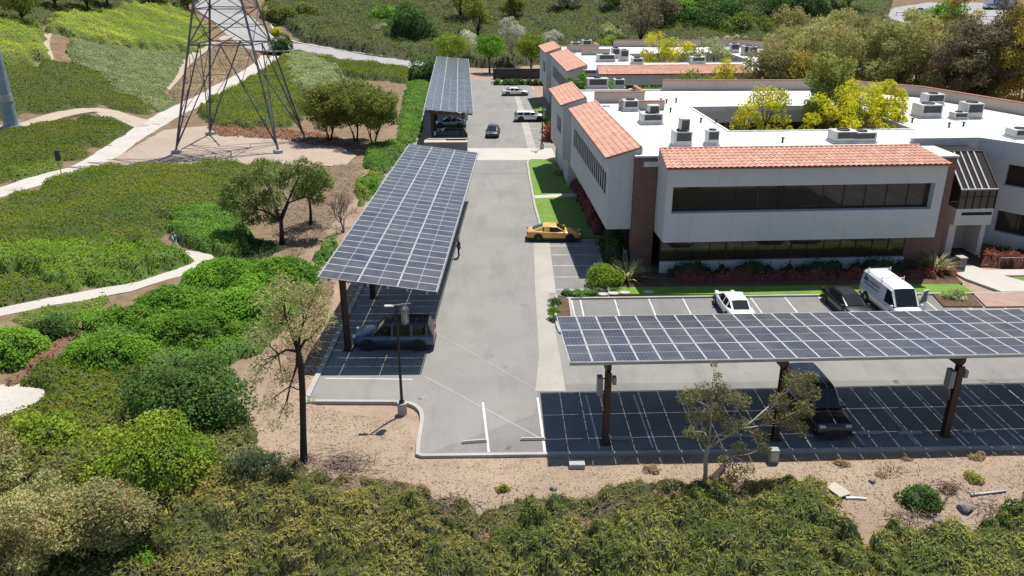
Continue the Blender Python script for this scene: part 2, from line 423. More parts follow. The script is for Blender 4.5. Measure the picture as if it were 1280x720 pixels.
def draped_poly(name, poly, mat, up=.06, kind='structure', step=1.0):
    P_=np.array(poly);lo=P_.min(0);hi=P_.max(0)
    bm=bmesh.new(); vs=[bm.verts.new((*p,0)) for p in poly]; bm.faces.new(vs)
    for ax,(l,hh) in enumerate(zip(lo,hi)):
        t=l+step
        while t<hh:
            co=[0,0,0];co[ax]=t;no=[0,0,0];no[ax]=1
            bmesh.ops.bisect_plane(bm,geom=bm.verts[:]+bm.edges[:]+bm.faces[:],plane_co=co,plane_no=no); t+=step
    for v in bm.verts: v.co.z=hz(v.co.x,v.co.y)+up
    for f in bm.faces:
        if f.normal.z<0: f.normal_flip()
    me=bpy.data.meshes.new(name); bm.to_mesh(me); bm.free(); me.materials.append(mat)
    o=link(bpy.data.objects.new(name,me)); tag(o,kind=kind); return o

# ------------------------------------------------------------------ car park
def rot2(p, a, c=(0,0)):
    return (c[0]+(p[0]-c[0])*math.cos(a)-(p[1]-c[1])*math.sin(a), c[1]+(p[0]-c[0])*math.sin(a)+(p[1]-c[1])*math.cos(a))
def fr(x): return 34.75+.025*(x+4.7)          # line of the front kerb
def bk(x): return 55.25+.033*(x-3.5)          # line of the kerb along the lawn
main=[(-4.7,fr(-4.7)),(60,fr(60)),(60,bk(60)),(7.2,bk(7.2)),(7.6,68.5),(6.8,84),(6.2,97),(5.9,102),(5.2,112),(4.0,150),(3.2,175),(-18,175),(-14.6,140),(-12.2,104),(-11.4,60),(-11.6,40.2),(-6.6,40.2),(-5.6,40.0),(-5.0,39.3),(-4.85,38.4)]
sheet('parking_lot',main,0.0,M['asphalt'])
# darker stall surfaces, 4 mm above
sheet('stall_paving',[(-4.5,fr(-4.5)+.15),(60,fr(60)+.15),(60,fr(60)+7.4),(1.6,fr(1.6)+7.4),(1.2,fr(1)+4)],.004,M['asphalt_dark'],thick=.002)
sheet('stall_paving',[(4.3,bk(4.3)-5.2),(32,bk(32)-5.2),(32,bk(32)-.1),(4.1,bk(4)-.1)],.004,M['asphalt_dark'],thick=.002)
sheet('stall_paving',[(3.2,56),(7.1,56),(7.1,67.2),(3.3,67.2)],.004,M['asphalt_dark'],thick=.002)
# pale concrete valley gutter and cross band
gut=[(3.1,41.5),(3.0,46),(2.75,56.5),(3.3,56.5),(3.3,69.2),(2.6,69.2),(1.9,69.2),(1.75,56),(1.7,46),(1.35,41.5)]
sheet('gutter',gut,.008,M['conc_gutter'],thick=.006)
sheet('crosswalk_band',[(-12.2,100.5),(5.6,100.5),(5.3,107.5),(-12.4,107.5)],.008,M['conc_path'],thick=.006)
sheet('gutter',[(2.1,107.5),(3.2,107.5),(1.4,152),(.5,152)],.012,M['conc_gutter'],thick=.008)
sheet('asphalt_patch',[(-6.3,93.4),(2.2,93.4),(2.2,93.75),(-6.3,93.75)],.004,M['asphalt_dark'],thick=.002)
# kerbs
def kerb(line, w=.16, top=.13):
    a,b=strip_pts(line,w); m=MB()
    for i in range(len(a)-1):
        m.prism([a[i],a[i+1],b[i+1],b[i]],-.1,top)
    o=m.build('kerb',M['conc']); tag(o,kind='structure'); return o
kerb(smooth_line([(60,fr(60)),(20,fr(20)),(-4.5,fr(-4.5))],4)+[(-4.72,fr(-4.5)+.12)]+smooth_line([(-4.8,36),(-4.86,38.3),(-5.1,39.3),(-5.7,39.95),(-6.7,40.15)],.3)+[(-11.5,40.2)],.22)
kerb([(-11.62,40.0),(-11.45,60),(-12.1,100),(-12.6,106),(-14.7,140),(-18.1,175)],.3)
kerb([(4.0,bk(4.0)),(60,bk(60))],.2)
kerb([(2.75,69.3),(2.6,74),(2.3,80),(2.0,92),(1.9,99),(2.3,100.4),(5.7,100.4)],.22)
kerb([(7.25,56.0),(7.5,68.8),(3.0,69.15)],.16)
isl=[(3.3,55.9),(3.05,53),(3.05,50.5),(3.2,49.4),(3.6,49.1),(4.05,49.5),(4.15,51),(4.2,bk(4.2))]
sheet('planting_island',isl,.11,M['mulch'],thick=.16)
kerb(isl,.16,.14)
# painted lines
lm=MB()
def pl(a, b, w=.11, z=.0095):
    a=Vector(a);b=Vector(b);d=(b-a).normalized();n=Vector((-d.y,d.x))*w/2
    lm.add([(p.x,p.y,z) for p in (a-n,b-n,b+n,a+n)],[(0,1,2,3)])
for u,v0 in ((606,502),):
    a=P(603.5,503);b=P(611,565); pl(a.xy,b.xy,.13)
a=P(672,497);b=P(681.5,568);pl(a.xy,b.xy,.13)
k=0; x=4.45
while x<58:
    pl((x,fr(x)+.5),(x-.22,fr(x)+6.0),.10); x+=2.72
for i in range(18):
    x=5.0+i*2.52; pl((x+.9*0,bk(x)-.15),(x+.02,bk(x)-5.1),.10)
pl((4.35,bk(4.3)-.15),(4.42,bk(4)-4.9),.10)
for y in (57.2,59.8,62.4,65.0,67.3): pl((3.35,y),(7.1,y+.05),.09)
for i in range(22):
    y=42.9+i*2.75; pl((-11.1,y+.15),(-5.9,y),.10)
for i in range(22):
    y=111+i*2.75; x0=-12.9-(y-108)*.06; pl((x0,y+.1),(x0+5.2,y),.10)
for i in range(14):
    y=109.5+i*2.9; x0=3.2-(y-108)*.042; pl((x0,y),(x0+4.4,y+.25),.10)
for i in range(5):
    x=4.2+i*2.7; pl((x,160),(x-.3,165.5),.12)
o=lm.build('stall_lines',M['paint']); tag(o,kind='structure')
# faint sawn joints across the road
lm=MB()
pl((-11,56.5),(1.6,41.5),.05,.006); pl((P(530,470).x,P(530,470).y),(P(676,548).x,P(676,548).y),.07,.006)
o=lm.build('road_joint',M['conc_gutter']); tag(o,kind='structure')
# faded utility spray marks
M['red_paint']=pm('faded_red_paint',(.42,.22,.2),.9); M['cyan_paint']=pm('faded_cyan_paint',(.22,.36,.38),.9)
for c,q in (('red_paint',((520,497),(533,501))),('cyan_paint',((515,497),(527,499)))):
    lm=MB(); a=P(*q[0]);b=P(*q[1]); pl(a.xy,b.xy,.07,.0065); d=P(535,490); pl(b.xy,d.xy,.05,.0065)
    tag(lm.build('survey_mark',M[c]),kind='structure')
# ------------------------------------------------------------------ lawns, beds, walks round the buildings
lawn1=[(2.75,69.4),(2.62,74),(2.35,80),(2.1,92),(2.0,99),(2.4,100.25),(6.4,100.25),(7.4,82),(8.2,69.4)]
sheet('lawn',lawn1,.10,M['lawn'],'stuff',.16)
sheet('lawn',[(7.35,56.1),(20,bk(20)+.15),(34.5,bk(34.5)+.15),(34.2,58.2),(20,57.7),(7.4,57.4)],.10,M['lawn'],'stuff',.16)
sheet('lawn',[(41,bk(41)+.15),(60,bk(60)+.15),(60,60.5),(39,59.6)],.10,M['lawn'],'stuff',.16)
sheet('lawn',[(5.4,112.5),(7.5,112.5),(5.6,140),(3.5,150),(3.3,146)],.10,M['lawn'],'stuff',.16)
sheet('planting_bed',[(8.2,69.4),(7.35,69.2),(7.3,57.4),(20,57.7),(34.6,58.3),(34.9,60.6),(35.5,68),(8.2,90),(7.4,95),(6.9,95),(7.4,82)],.09,M['mulch'],thick=.16)
sheet('planting_bed',[(37.2,62.2),(60,62.2),(60,75),(37.2,72)],.085,M['mulch'],thick=.16)
sheet('walkway',[(34.7,63),(36.9,63),(38.4,60.2),(41.0,bk(41)+.2),(36.6,bk(36.6)+.2),(35.3,59.2)],.115,M['conc_path'],thick=.16)
sheet('walkway',[(37.6,61.2),(60,61.6),(60,60.4),(38.6,59.9)],.112,M['conc_path'],thick=.16)
sheet('walkway',[(2.3,83.5),(7.3,84.6),(7.3,83.2),(2.4,82.4)],.115,M['conc_path'],thick=.16)
sheet('paver_apron',[(33.9,bk(34)-2.6),(60,bk(60)-2.6),(60,bk(60)+.02),(34.3,bk(34)+.02)],.118,M['pavers'],thick=.12)
sheet('planting_island',[(30.9,bk(31)-2.4),(33.7,bk(33)-2.5),(34.1,bk(34)-.1),(31.2,bk(31)-.1)],.10,M['mulch'],thick=.13)
# ------------------------------------------------------------------ paths, tracks and the access road of the hillside
draped_strip('service_path',[(-90,262),(-20,246),(60,222),(118,203),(165,172),(205,148),(262,120),(312,92),(338,70)],[3.2,3.2,3.2,3.6,4.2,4.5,4.5,4.5,4.5],M['conc_path'])
draped_strip('dirt_track',[(-30,163),(30,158),(75,145),(122,138),(150,147),(185,157)],[3,3,3,3.5,4,4],M['dirt_tan'],.08)
draped_strip('garden_path',[(-80,412),(0,391),(90,373),(160,360),(225,341),(258,326),(240,319),(222,317)],[1.6,1.6,1.6,1.6,1.5,1.6,2.0,1.6],M['conc_path'])
c=G(-2,507); draped_poly('paved_circle',[(c.x+2.2*math.cos(a*.2618),c.y+2.6*math.sin(a*.2618)) for a in range(24)],M['conc_path'],.1); KEEP.append(([(c.x-.5,c.y),(c.x+.5,c.y)],np.array([2.0,2.0])))
draped_strip('road',[(200,-60),(262,-4),(292,28),(340,62),(380,62),(430,72),(515,81),(560,90)],[10,10,12,13,12,10,9,8],M['asphalt_far'],.2)
draped_strip('road_kerb',[(338,30),(352,47),(395,58),(445,66),(515,75.5),(558,84)],.5,M['conc_path'],.28)
draped_strip('ditch',[(204,112),(232,80),(258,60),(290,44)],[2.2,2.4,2.4,2],M['dirt_tan'],.05)
draped_strip('ditch',[(62,38),(57,55),(61,75),(45,84),(20,87)],[1,1.2,1.4,1.4,1.6],M['dirt_tan'],.07)
draped_poly('pylon_pad',GP([(118,212),(160,190),(205,163),(262,158),(345,172),(420,182),(446,196),(430,210),(350,206),(300,210),(215,214)]),M['dirt_pink'],.1,step=2)
# ================================================================== carports with solar panels
M['rust']=pm('weathered_brown_steel',(.095,.05,.035),.65,c2=(.065,.036,.027),scale=1.5,metal=.1,fine=18)
M['galv']=pm('galvanised_steel',(.42,.43,.44),.45,metal=.5,c2=(.33,.34,.35),scale=2)
M['alu']=pm('panel_frame_aluminium',(.66,.66,.65),.5,metal=.15)
M['box_grey']=pm('inverter_grey',(.27,.275,.28),.55,c2=(.22,.225,.23),scale=2)
M['black_metal']=pm('black_metal',(.02,.02,.022),.5,metal=.2)
M['under']=pm('panel_backsheet',(.10,.10,.11),.7)
def cellmat(name, c, c2, nx, nyh, rough):
    m,nt,b=newmat(name); b.inputs['Roughness'].default_value=rough; b.inputs['Specular IOR Level'].default_value=.5
    co=coords(nt); s=nt.nodes.new('ShaderNodeSeparateXYZ'); nt.links.new(co,s.inputs[0])
    def lines(out, pitch, w):
        a=nt.nodes.new('ShaderNodeMath');a.operation='PINGPONG';a.inputs[1].default_value=pitch/2; nt.links.new(out,a.inputs[0])
        c_=nt.nodes.new('ShaderNodeMath');c_.operation='LESS_THAN';c_.inputs[1].default_value=w; nt.links.new(a.outputs[0],c_.inputs[0]); return c_.outputs[0]
    oi=nt.nodes.new('ShaderNodeObjectInfo')
    col=mixc(nt,oi.outputs['Random'],c,c2)
    col=mixc(nt,lines(s.outputs['X'],nx,.008),col,(.12,.13,.15))
    col=mixc(nt,lines(s.outputs['Y'],nyh,.004),col,(.07,.075,.09))
    ab=nt.nodes.new('ShaderNodeMath');ab.operation='ABSOLUTE';nt.links.new(s.outputs['Y'],ab.inputs[0])
    l_=nt.nodes.new('ShaderNodeMath');l_.operation='LESS_THAN';l_.inputs[1].default_value=.018;nt.links.new(ab.outputs[0],l_.inputs[0])
    col=mixc(nt,l_.outputs[0],col,(.30,.31,.32))
    dust=ramp(nt,noise(nt,.8,4,nt.nodes.new('ShaderNodeNewGeometry').outputs['Position']),.4,.7)
    col=mixc(nt,dust,col,mixc(nt,.12,col,(.35,.33,.30)))
    nt.links.new(col,b.inputs['Base Color']); return m
M['cells']=cellmat('solar_cells',(.030,.030,.042),(.062,.058,.064),.182,.091,.25)
def panel_mesh(w, l):
    m=MB(); t=.04; e=.027
    m.add([(-w/2+e,-l/2+e,.001),(w/2-e,-l/2+e,.001),(w/2-e,l/2-e,.001),(-w/2+e,l/2-e,.001)],[(0,1,2,3)],1)
    for a,b_ in (((-w/2,-l/2),(w/2,-l/2+e)),((-w/2,l/2-e),(w/2,l/2)),((-w/2,-l/2+e),(-w/2+e,l/2-e)),((w/2-e,-l/2+e),(w/2,l/2-e))):
        m.b2((*a,-t+.003),(*b_,.003),0)
    m.add([(-w/2+e,-l/2+e,-.03),(w/2-e,-l/2+e,-.03),(w/2-e,l/2-e,-.03),(-w/2+e,l/2-e,-.03)],[(3,2,1,0)],2)
    return m
def carport(label, loc, head, L, W, hA, hB, posts, py, ncol, boxes=(), capped=False, group=None):
    """x runs along the canopy, y across it; the edge y=0 stands at hA, the edge y=W at hB"""
    root=thing('solar_carport',label,'solar carport',loc,head,group)
    sl=(hB-hA)/W; ang=math.atan(sl); gap=.03
    pw=L/ncol-gap; plen=math.hypot(W,hB-hA)/3-gap
    proto=panel_mesh(pw,plen).build('solar_panel',[M['alu'],M['cells'],M['under']],root)
    rest=MB(); first=True; n=0; base=panel_mesh(pw,plen)
    for i in range(ncol):
        for r in range(3):
            y=(r+.5)*W/3; x=(i+.5)*L/ncol
            if n>=100:
                Mx=Matrix.Rotation(ang,3,'X'); rest.v_off=None
                k=len(rest.v); rest.v += [tuple(Mx@Vector(p)+Vector((x,y,hA+sl*y))) for p in base.v]; rest.f += [tuple(q+k for q in f) for f in base.f]; rest.m += base.m
                continue
            o=proto if first else link(proto.copy()); o.parent=root; first=False; n+=1
            o.location=(x,y,hA+sl*y); o.rotation_euler=(ang+rnd.gauss(0,.005),rnd.gauss(0,.005),0)
    if rest.v:
        o=rest.build('solar_panel_field',[M['alu'],M['cells'],M['under']],root); o['kind']='stuff'
    # purlins along x
    for y in [W*k/6+W/12*(1 if k<3 else 1) for k in range(6)]:
        z=hA+sl*y-.15
        MB().b2((0.05,y-.04,z-.1),(L-.05,y+.04,z+.1)).build('purlin',M['galv'],root)
    e=MB(); e.bar((0,-.03,hA-.09),(L,-.03,hA-.09),.03,.16); e.build('edge_trim',M['galv'],root)
    e=MB(); e.bar((0,W+.03,hB-.09),(L,W+.03,hB-.09),.03,.16); e.build('edge_trim',M['galv'],root)
    for i,x in enumerate(posts):
        top=hA+sl*py
        b=MB(); a_=.34
        for y0,y1 in ((.15,W-.15),):
            za=hA+sl*y0-.27; zb=hA+sl*y1-.27
            # tapered rafter, deepest over the post
            d0=.22;dp=.5
            prof=[(y0,za),(py,top-.27),(y1,zb)]; bot=[(y0,za-d0),(py,top-.27-dp),(y1,zb-d0)]
            for q in range(2):
                vs=[]
                for xx in (x-.11,x+.11):
                    vs+=[(xx,prof[q][0],prof[q][1]),(xx,prof[q+1][0],prof[q+1][1]),(xx,bot[q+1][0],bot[q+1][1]),(xx,bot[q][0],bot[q][1])]
                b.add(vs,[(0,3,2,1),(4,5,6,7),(0,1,5,4),(3,7,6,2),(0,4,7,3),(1,2,6,5)])
        b.build('rafter',M['rust'],root)
        p=MB()
        for s in (-1,1): p.box((x,py+s*.17,(top-.7)/2),(.30,.025,top-.7))
        p.box((x,py,(top-.7)/2),(.03,.32,top-.7)); 
        po=p.build('post',M['rust'],root)
        MB().box((x,py,.02),(.55,.6,.04)).build('base_plate',M['rust'],po)
    for (x,side,big) in boxes:
        b=MB(); y=py-.05; s=side
        b.box((x+s*.42,y,3.4),(.26,.5,.95 if big else .6)); bo=b.build('inverter',M['box_grey'],root,bevel=.02)
        MB().bar((x+s*.3,y,2.8),(x+s*.16,y+.1,2.1),.05).build('conduit',M['galv'],bo)
        for zz in (3.05,3.75): MB().bar((x+s*.15,y,zz),(x+s*.27,y,zz),.05).build('bracket',M['black_metal'],bo)
        if big: MB().box((x-s*.3,y,3.65),(.18,.32,.4)).build('switch_box',M['box_grey'],root,bevel=.01)
    return root
hd=R(2.35)
cpA=carport('solar carport along the front kerb, its panels tilting toward the tiled office',(2.81,35.62,0),hd,33.9,7.05,4.85,4.17,[2.0,10.85,19.85,28.9],.35,30,boxes=[(2.0,-1,True),(10.85,1,False),(19.85,-1,True)],group='solar carports over the parking stalls')
cpB=carport('long solar carport beside the road, dark blue SUV under its near end',(-4.50,45.1,0),R(88.5),38.2,7.05,4.72,5.6,[1.6,10.3,19.0,27.7,36.4],6.0,33,boxes=[(10.3,1,False)],group='solar carports over the parking stalls')
cpC=carport('solar carport beyond the small flat-topped enclosure at the end of the drive',(-5.05,108.0,0),R(93.4),65,6.5,4.5,5.1,[1.5+i*8.8 for i in range(8)],5.5,56,group='solar carports over the parking stalls')
# ================================================================== office buildings
def tilemat(name, axis_):
    m,nt,b=newmat(name); b.inputs['Roughness'].default_value=.85
    co=coords(nt); s=nt.nodes.new('ShaderNodeSeparateXYZ'); nt.links.new(co,s.inputs[0])
    cb=nt.nodes.new('ShaderNodeVectorMath'); cb.operation='SNAP'; cb.inputs[1].default_value=(.42,.42,10)
    nt.links.new(co,cb.inputs[0])
    wn=nt.nodes.new('ShaderNodeTexWhiteNoise'); nt.links.new(cb.outputs[0],wn.inputs['Vector'])
    col=mixc(nt,wn.outputs['Value'],(.47,.235,.165),(.62,.36,.275))
    col=mixc(nt,ramp(nt,noise(nt,.7,4,co),.45,.75),col,(.50,.27,.20))
    col=mixc(nt,ramp(nt,noise(nt,6,3,co),.62,.75),col,(.40,.235,.185))
    nt.links.new(col,b.inputs['Base Color']); return m
M['tile_x']=tilemat('clay_tile_across','X'); M['tile_y']=tilemat('clay_tile_along','Y')
M['stucco']=pm('stucco_grey',(.52,.515,.53),.9,c2=(.475,.47,.485),scale=.6,fine=20)
def streaked(name,c,c2):
    m,nt,b=newmat(name); b.inputs['Roughness'].default_value=.92; b.inputs['Specular IOR Level'].default_value=.2
    co=coords(nt); mp=nt.nodes.new('ShaderNodeMapping'); mp.inputs['Scale'].default_value=(1.6,1.6,.14); nt.links.new(co,mp.inputs[0])
    col=mixc(nt,ramp(nt,noise(nt,.45,5,co),.35,.7),c,c2)
    col=mixc(nt,ramp(nt,noise(nt,1.0,5,mp.outputs[0],.7),.56,.8),col,tuple(x*.82 for x in c2))
    g=noise(nt,30,3,co); nt.links.new(col,b.inputs['Base Color']); bump(nt,b,g,.25,.01); return m
M['stucco']=streaked('stucco_grey',(.57,.56,.56),(.52,.51,.51)); M['beige']=streaked('stucco_beige',(.45,.395,.34),(.40,.35,.30))
M['beige0']=pm('stucco_beige_plain',(.46,.40,.34),.9,c2=(.42,.365,.31),scale=.6)
M['roofw']=pm('white_membrane_roof',(.80,.80,.79),.7,c2=(.64,.635,.62),scale=.3,fine=3)
M['tcap']=pm('terracotta_cap',(.38,.17,.12),.85)
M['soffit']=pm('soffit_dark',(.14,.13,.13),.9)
M['mull']=pm('bronze_mullion',(.05,.042,.038),.45,metal=.4)
M['fin']=pm('pale_window_fin',(.55,.55,.56),.6)
def glass(name, c, rough=.04):
    m,nt,b=newmat(name); b.inputs['Base Color'].default_value=(*c,1); b.inputs['Roughness'].default_value=rough
    b.inputs['Specular IOR Level'].default_value=.6; b.inputs['IOR'].default_value=1.5
    co=coords(nt); bump(nt,b,noise(nt,.35,1,co),.03,.05); return m
M['glass']=glass('brown_reflection_glass',(.045,.034,.024))  # brown of a mirrored hillside put into the base colour
M['glass_side']=glass('shaded_window_glass',(.016,.014,.013),.7); M['glass_side'].node_tree.nodes['Principled BSDF'].inputs['Specular IOR Level'].default_value=0  # near-black, no reflection: shade among the fins is put into the colour
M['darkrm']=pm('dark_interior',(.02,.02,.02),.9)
def brick(name):
    m,nt,b=newmat(name); b.inputs['Roughness'].default_value=.9
    co=coords(nt); mp=nt.nodes.new('ShaderNodeMapping'); nt.links.new(co,mp.inputs[0])
    ge=nt.nodes.new('ShaderNodeSeparateXYZ'); nt.links.new(co,ge.inputs[0])
    ad=nt.nodes.new('ShaderNodeMath'); ad.operation='ADD'; nt.links.new(ge.outputs[0],ad.inputs[0]); nt.links.new(ge.outputs[1],ad.inputs[1])
    cb=nt.nodes.new('ShaderNodeCombineXYZ'); nt.links.new(ad.outputs[0],cb.inputs[0]); nt.links.new(ge.outputs[2],cb.inputs[1])
    t=nt.nodes.new('ShaderNodeTexBrick'); t.inputs['Scale'].default_value=1; t.inputs['Brick Width'].default_value=.44; t.inputs['Row Height'].default_value=.15
    t.inputs['Mortar Size'].default_value=.012; t.inputs['Color1'].default_value=(.21,.11,.09,1); t.inputs['Color2'].default_value=(.14,.072,.06,1); t.inputs['Mortar'].default_value=(.21,.17,.15,1)
    nt.links.new(cb.outputs[0],t.inputs[0])
    col=mixc(nt,ramp(nt,noise(nt,1.1,4,co),.4,.7),t.outputs[0],(.17,.095,.075))
    nt.links.new(col,b.inputs['Base Color']); return m
M['brick']=brick('dark_brick')
def tile_roof(p0, p1, q0, q1, root, mat, pitch=.42, amp=.085):
    """barrel-tile slope; eave p0-p1, ridge q0-q1 (same order)"""
    p0,p1,q0,q1=map(Vector,(p0,p1,q0,q1)); L=(p1-p0).length; n=max(6,int(L/pitch)); K=6
    D=((q0-p0).length+(q1-p1).length)/2; rows=max(3,int(D/.42)); nrm=(p1-p0).cross(q0-p0).normalized()
    if nrm.z<0: nrm=-nrm
    vs=[];fs=[]
    cols=n*K+1
    for r in range(rows):
        for e in (0,1):
            t=(r+e)/rows
            a=p0.lerp(q0,t);b=p1.lerp(q1,t)
            for i in range(cols):
                s=i/(cols-1); ph=(i%K)/K
                zz=amp*abs(math.sin(math.pi*ph))+ (.035 if e==0 else 0.0)
                vs.append(a.lerp(b,s)+nrm*zz)
    for r in range(rows):
        for i in range(cols-1):
            a=(2*r)*cols+i; fs.append((a,a+1,a+1+cols,a+cols))
            if r<rows-1: c=a+cols; fs.append((c,c+1,c+1+cols,c+cols))
    o=MB().add(vs,fs).build('tile_roof',mat,root,smooth=False)
    m=MB(); th=nrm*.12
    m.add([p0-th,p1-th,q1-th,q0-th,p0,p1,q1,q0],[(3,2,1,0),(0,1,5,4),(1,2,6,5),(3,0,4,7)]); m.build('roof_edge',M['tcap'],o)
    c=MB(); c.tube([q0+Vector((0,0,.03)),q1+Vector((0,0,.03))],.11,8); c.build('ridge_cap',mat,o)
    return o
def wall(root, lo, hi, mat='stucco', name='wall'):
    return MB().b2(lo,hi).build(name,M[mat],root)
def ribbon_x(root, u0, u1, w, z0, z1, n, deep=.0, fins=False):
    """a ribbon of panes in the plane w (facing -w)"""
    fr_=MB(); t=.07
    fr_.b2((u0,w-.05,z0),(u1,w+.03,z0+t)); fr_.b2((u0,w-.05,z1-t),(u1,w+.03,z1))
    for i in range(n+1):
        x=u0+(u1-u0)*i/n; tt=.035 if i%4 else .12
        fr_.b2((max(u0,x-tt/2),w-.045,z0+t),(min(u1,x+tt/2),w+.03,z1-t))
    f=fr_.build('window',M['mull'],root)
    for i in range(n):
        a=u0+(u1-u0)*i/n;b=u0+(u1-u0)*(i+1)/n; tl=rnd.gauss(0,.006)
        MB().add([(a+.02,w+.01-tl,z0+.03),(b-.02,w+.01+tl,z0+.03),(b-.02,w+.01+tl,z1-.03),(a+.02,w+.01-tl,z1-.03)],[(0,1,2,3)]).build('pane',M['glass'],f)
    return f
def ribbon_y(root, u, w0, w1, z0, z1, n, fin=None):
    """a ribbon of panes in the plane u (facing -u)"""
    fr_=MB(); t=.07
    fr_.b2((u-.05,w0,z0),(u+.03,w1,z0+t)); fr_.b2((u-.05,w0,z1-t),(u+.03,w1,z1))
    for i in range(n+1):
        y=w0+(w1-w0)*i/n; fr_.b2((u-.045,max(w0,y-.03),z0+t),(u+.03,min(w1,y+.03),z1-t))
    f=fr_.build('window',M['mull'],root)
    for i in range(n):
        a=w0+(w1-w0)*i/n;b=w0+(w1-w0)*(i+1)/n
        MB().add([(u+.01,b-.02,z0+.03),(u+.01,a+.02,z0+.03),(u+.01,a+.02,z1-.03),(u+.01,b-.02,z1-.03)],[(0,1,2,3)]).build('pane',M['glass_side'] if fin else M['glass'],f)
    if fin:
        for i in range(n+1):
            y=w0+(w1-w0)*i/n; MB().b2((u-.115,max(w0,y-.13),z0+.004),(u-.055,min(w1,y+.13),z1-.004)).build('fin',M['fin'],f)
    return f
def office(label, loc, head, full=True):
    root=thing('office_building',label,'office building',loc,head,None)
    ze=8.9; zr=9.65; W=21.5
    # ---- front block: upper wall with a ribbon opening, hung out over the ground floor
    m=MB(); d=.75
    m.b2((0,0,3.0),(W,d,5.3)); m.b2((0,0,7.35),(W,d,8.78)); m.b2((0,0,5.3),(.5,d,7.35)); m.b2((20.75,0,5.3),(W,d,7.35)); 
    m.b2((0,d,3.0),(.4,4.6,8.78)); m.b2((W-.4,d,3.0),(W,4.6,8.78))
    m.build('upper_wall',M['stucco'],root)
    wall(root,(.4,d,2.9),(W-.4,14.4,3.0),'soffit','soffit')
    ribbon_x(root,.5,20.75,d-.1,5.3,7.35,12)
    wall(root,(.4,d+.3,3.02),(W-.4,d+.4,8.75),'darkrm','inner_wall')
    wall(root,(.2,1.1,0),(20,1.4,1.0),'stucco','sill_wall'); ribbon_x(root,.2,20,1.42,1.0,2.9,15)
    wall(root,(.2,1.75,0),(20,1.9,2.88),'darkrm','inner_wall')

    # ---- brick piers
    m=MB(); m.b2((-1.75,3.0,0),(-.05,7,8.95)); m.build('brick_pier',M['brick'],root)
    wall(root,(-1.85,2.95,8.955),(-.02,7,9.08),'roofw','pier_cap')
    m=MB(); m.b2((20.0,1.6,0),(W+1.6,5.2,2.88)); m.b2((W+.02,1.6,2.88),(W+1.6,5.2,8.95)); m.build('brick_pier',M['brick'],root)
    wall(root,(W+.03,1.5,8.955),(W+1.7,5.2,9.08),'roofw','pier_cap')
    # ---- long side wing: overhanging wall with finned windows
    u=-3.75; a,b=3.6,26.0
    m=MB(); d2=.7
    m.b2((u,a,3.0),(u+d2,b,5.55)); m.b2((u,a,7.35),(u+d2,b,8.78)); m.b2((u,a,5.55),(u+d2,a+1.1,7.35)); m.b2((u,b-2.0,5.55),(u+d2,b,7.35))
    m.b2((u+d2,a,3.0),(-1.78,a+.4,8.78)); m.b2((u+d2,b-.4,3.0),(-.4,b,8.78))
    m.build('upper_wall',M['stucco'],root)
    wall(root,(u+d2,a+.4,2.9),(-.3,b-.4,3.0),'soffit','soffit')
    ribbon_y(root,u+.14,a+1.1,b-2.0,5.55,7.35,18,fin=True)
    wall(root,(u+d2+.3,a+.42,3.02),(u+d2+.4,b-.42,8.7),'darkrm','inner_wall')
    wall(root,(u+1.6,a+.6,0),(u+1.9,b,1.0),'stucco','sill_wall'); ribbon_y(root,u+1.8,a+.6,b,1.0,2.9,20)
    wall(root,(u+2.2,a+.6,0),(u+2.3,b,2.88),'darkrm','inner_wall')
    # notch and second bay
    wall(root,(u+1.1,26.02,0),(u+1.5,29,8.75),'stucco','wall')
    m=MB(); u2=u-.55; a2,b2=28.6,40.2
    m.b2((u2,a2,3.0),(u2+.6,b2,5.4)); m.b2((u2,a2,7.1),(u2+.6,b2,8.78)); m.b2((u2,a2,5.4),(u2+.6,a2+1.6,7.1)); m.b2((u2,a2+5.6,5.4),(u2+.6,b2,7.1))
    m.b2((u2+.6,a2,0),(u2+5,a2+.4,8.78)); m.b2((u2+.6,b2-.4,0),(12,b2,8.78)); m.b2((u2+.75,a2+.4,0),(u2+1.0,b2-.4,3.0))
    m.build('upper_wall',M['stucco'],root); ribbon_y(root,u2+.55,a2+1.6,a2+5.6,5.4,7.1,3)
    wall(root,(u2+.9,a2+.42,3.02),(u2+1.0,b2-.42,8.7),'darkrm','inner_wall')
    # ---- tile slopes
    tile_roof((-.18,-.35,ze-.05),(W+.2,-.35,ze-.05),(-.05,2.75,zr),(W-1.0,2.75,zr),root,M['tile_x'])
    tile_roof((u-.35,b+.1,ze-.05),(u-.35,a-.15,ze-.05),(-1.35,b+.1,zr),(-1.35,a-.15,zr),root,M['tile_y'])
    tile_roof((u2-.35,b2+.1,ze-.05),(u2-.35,a2-.15,ze-.05),(-2.0,b2+.1,zr),(-2.0,a2-.15,zr),root,M['tile_y'])
    wall(root,(-.05,2.8,8.5),(W-1,2.95,zr-.06),'roofw','parapet'); wall(root,(-1.3,a,8.5),(-1.15,b,zr-.06),'roofw','parapet'); wall(root,(-1.95,a2,8.5),(-1.8,b2,zr-.06),'roofw','parapet')
    # gable ends under the slopes
    for q in ([(u+.02,a-.02,8.78),(-1.35,a-.02,8.78),(-1.35,a-.02,zr-.1),(u+.02,a-.02,ze-.02)],[(u2+.02,a2-.02,8.78),(-2.0,a2-.02,8.78),(-2.0,a2-.02,zr-.1),(u2+.02,a2-.02,ze-.02)],
              [(-.01,2.75,8.78),(-.01,0,8.78),(-.01,0,ze-.02),(-.01,2.75,zr-.1)],[(W+.01,0,8.78),(W+.01,2.75,8.78),(W-.9,2.75,zr-.1),(W+.01,0,ze-.02)]):
        MB().add(q,[(0,1,2,3)]).build('gable_wall',M['stucco'],root)
    # ---- roof decks round the courtyard
    cx0,cx1,cy0,cy1=9.2,26.3,14.4,27.6; zd=8.62
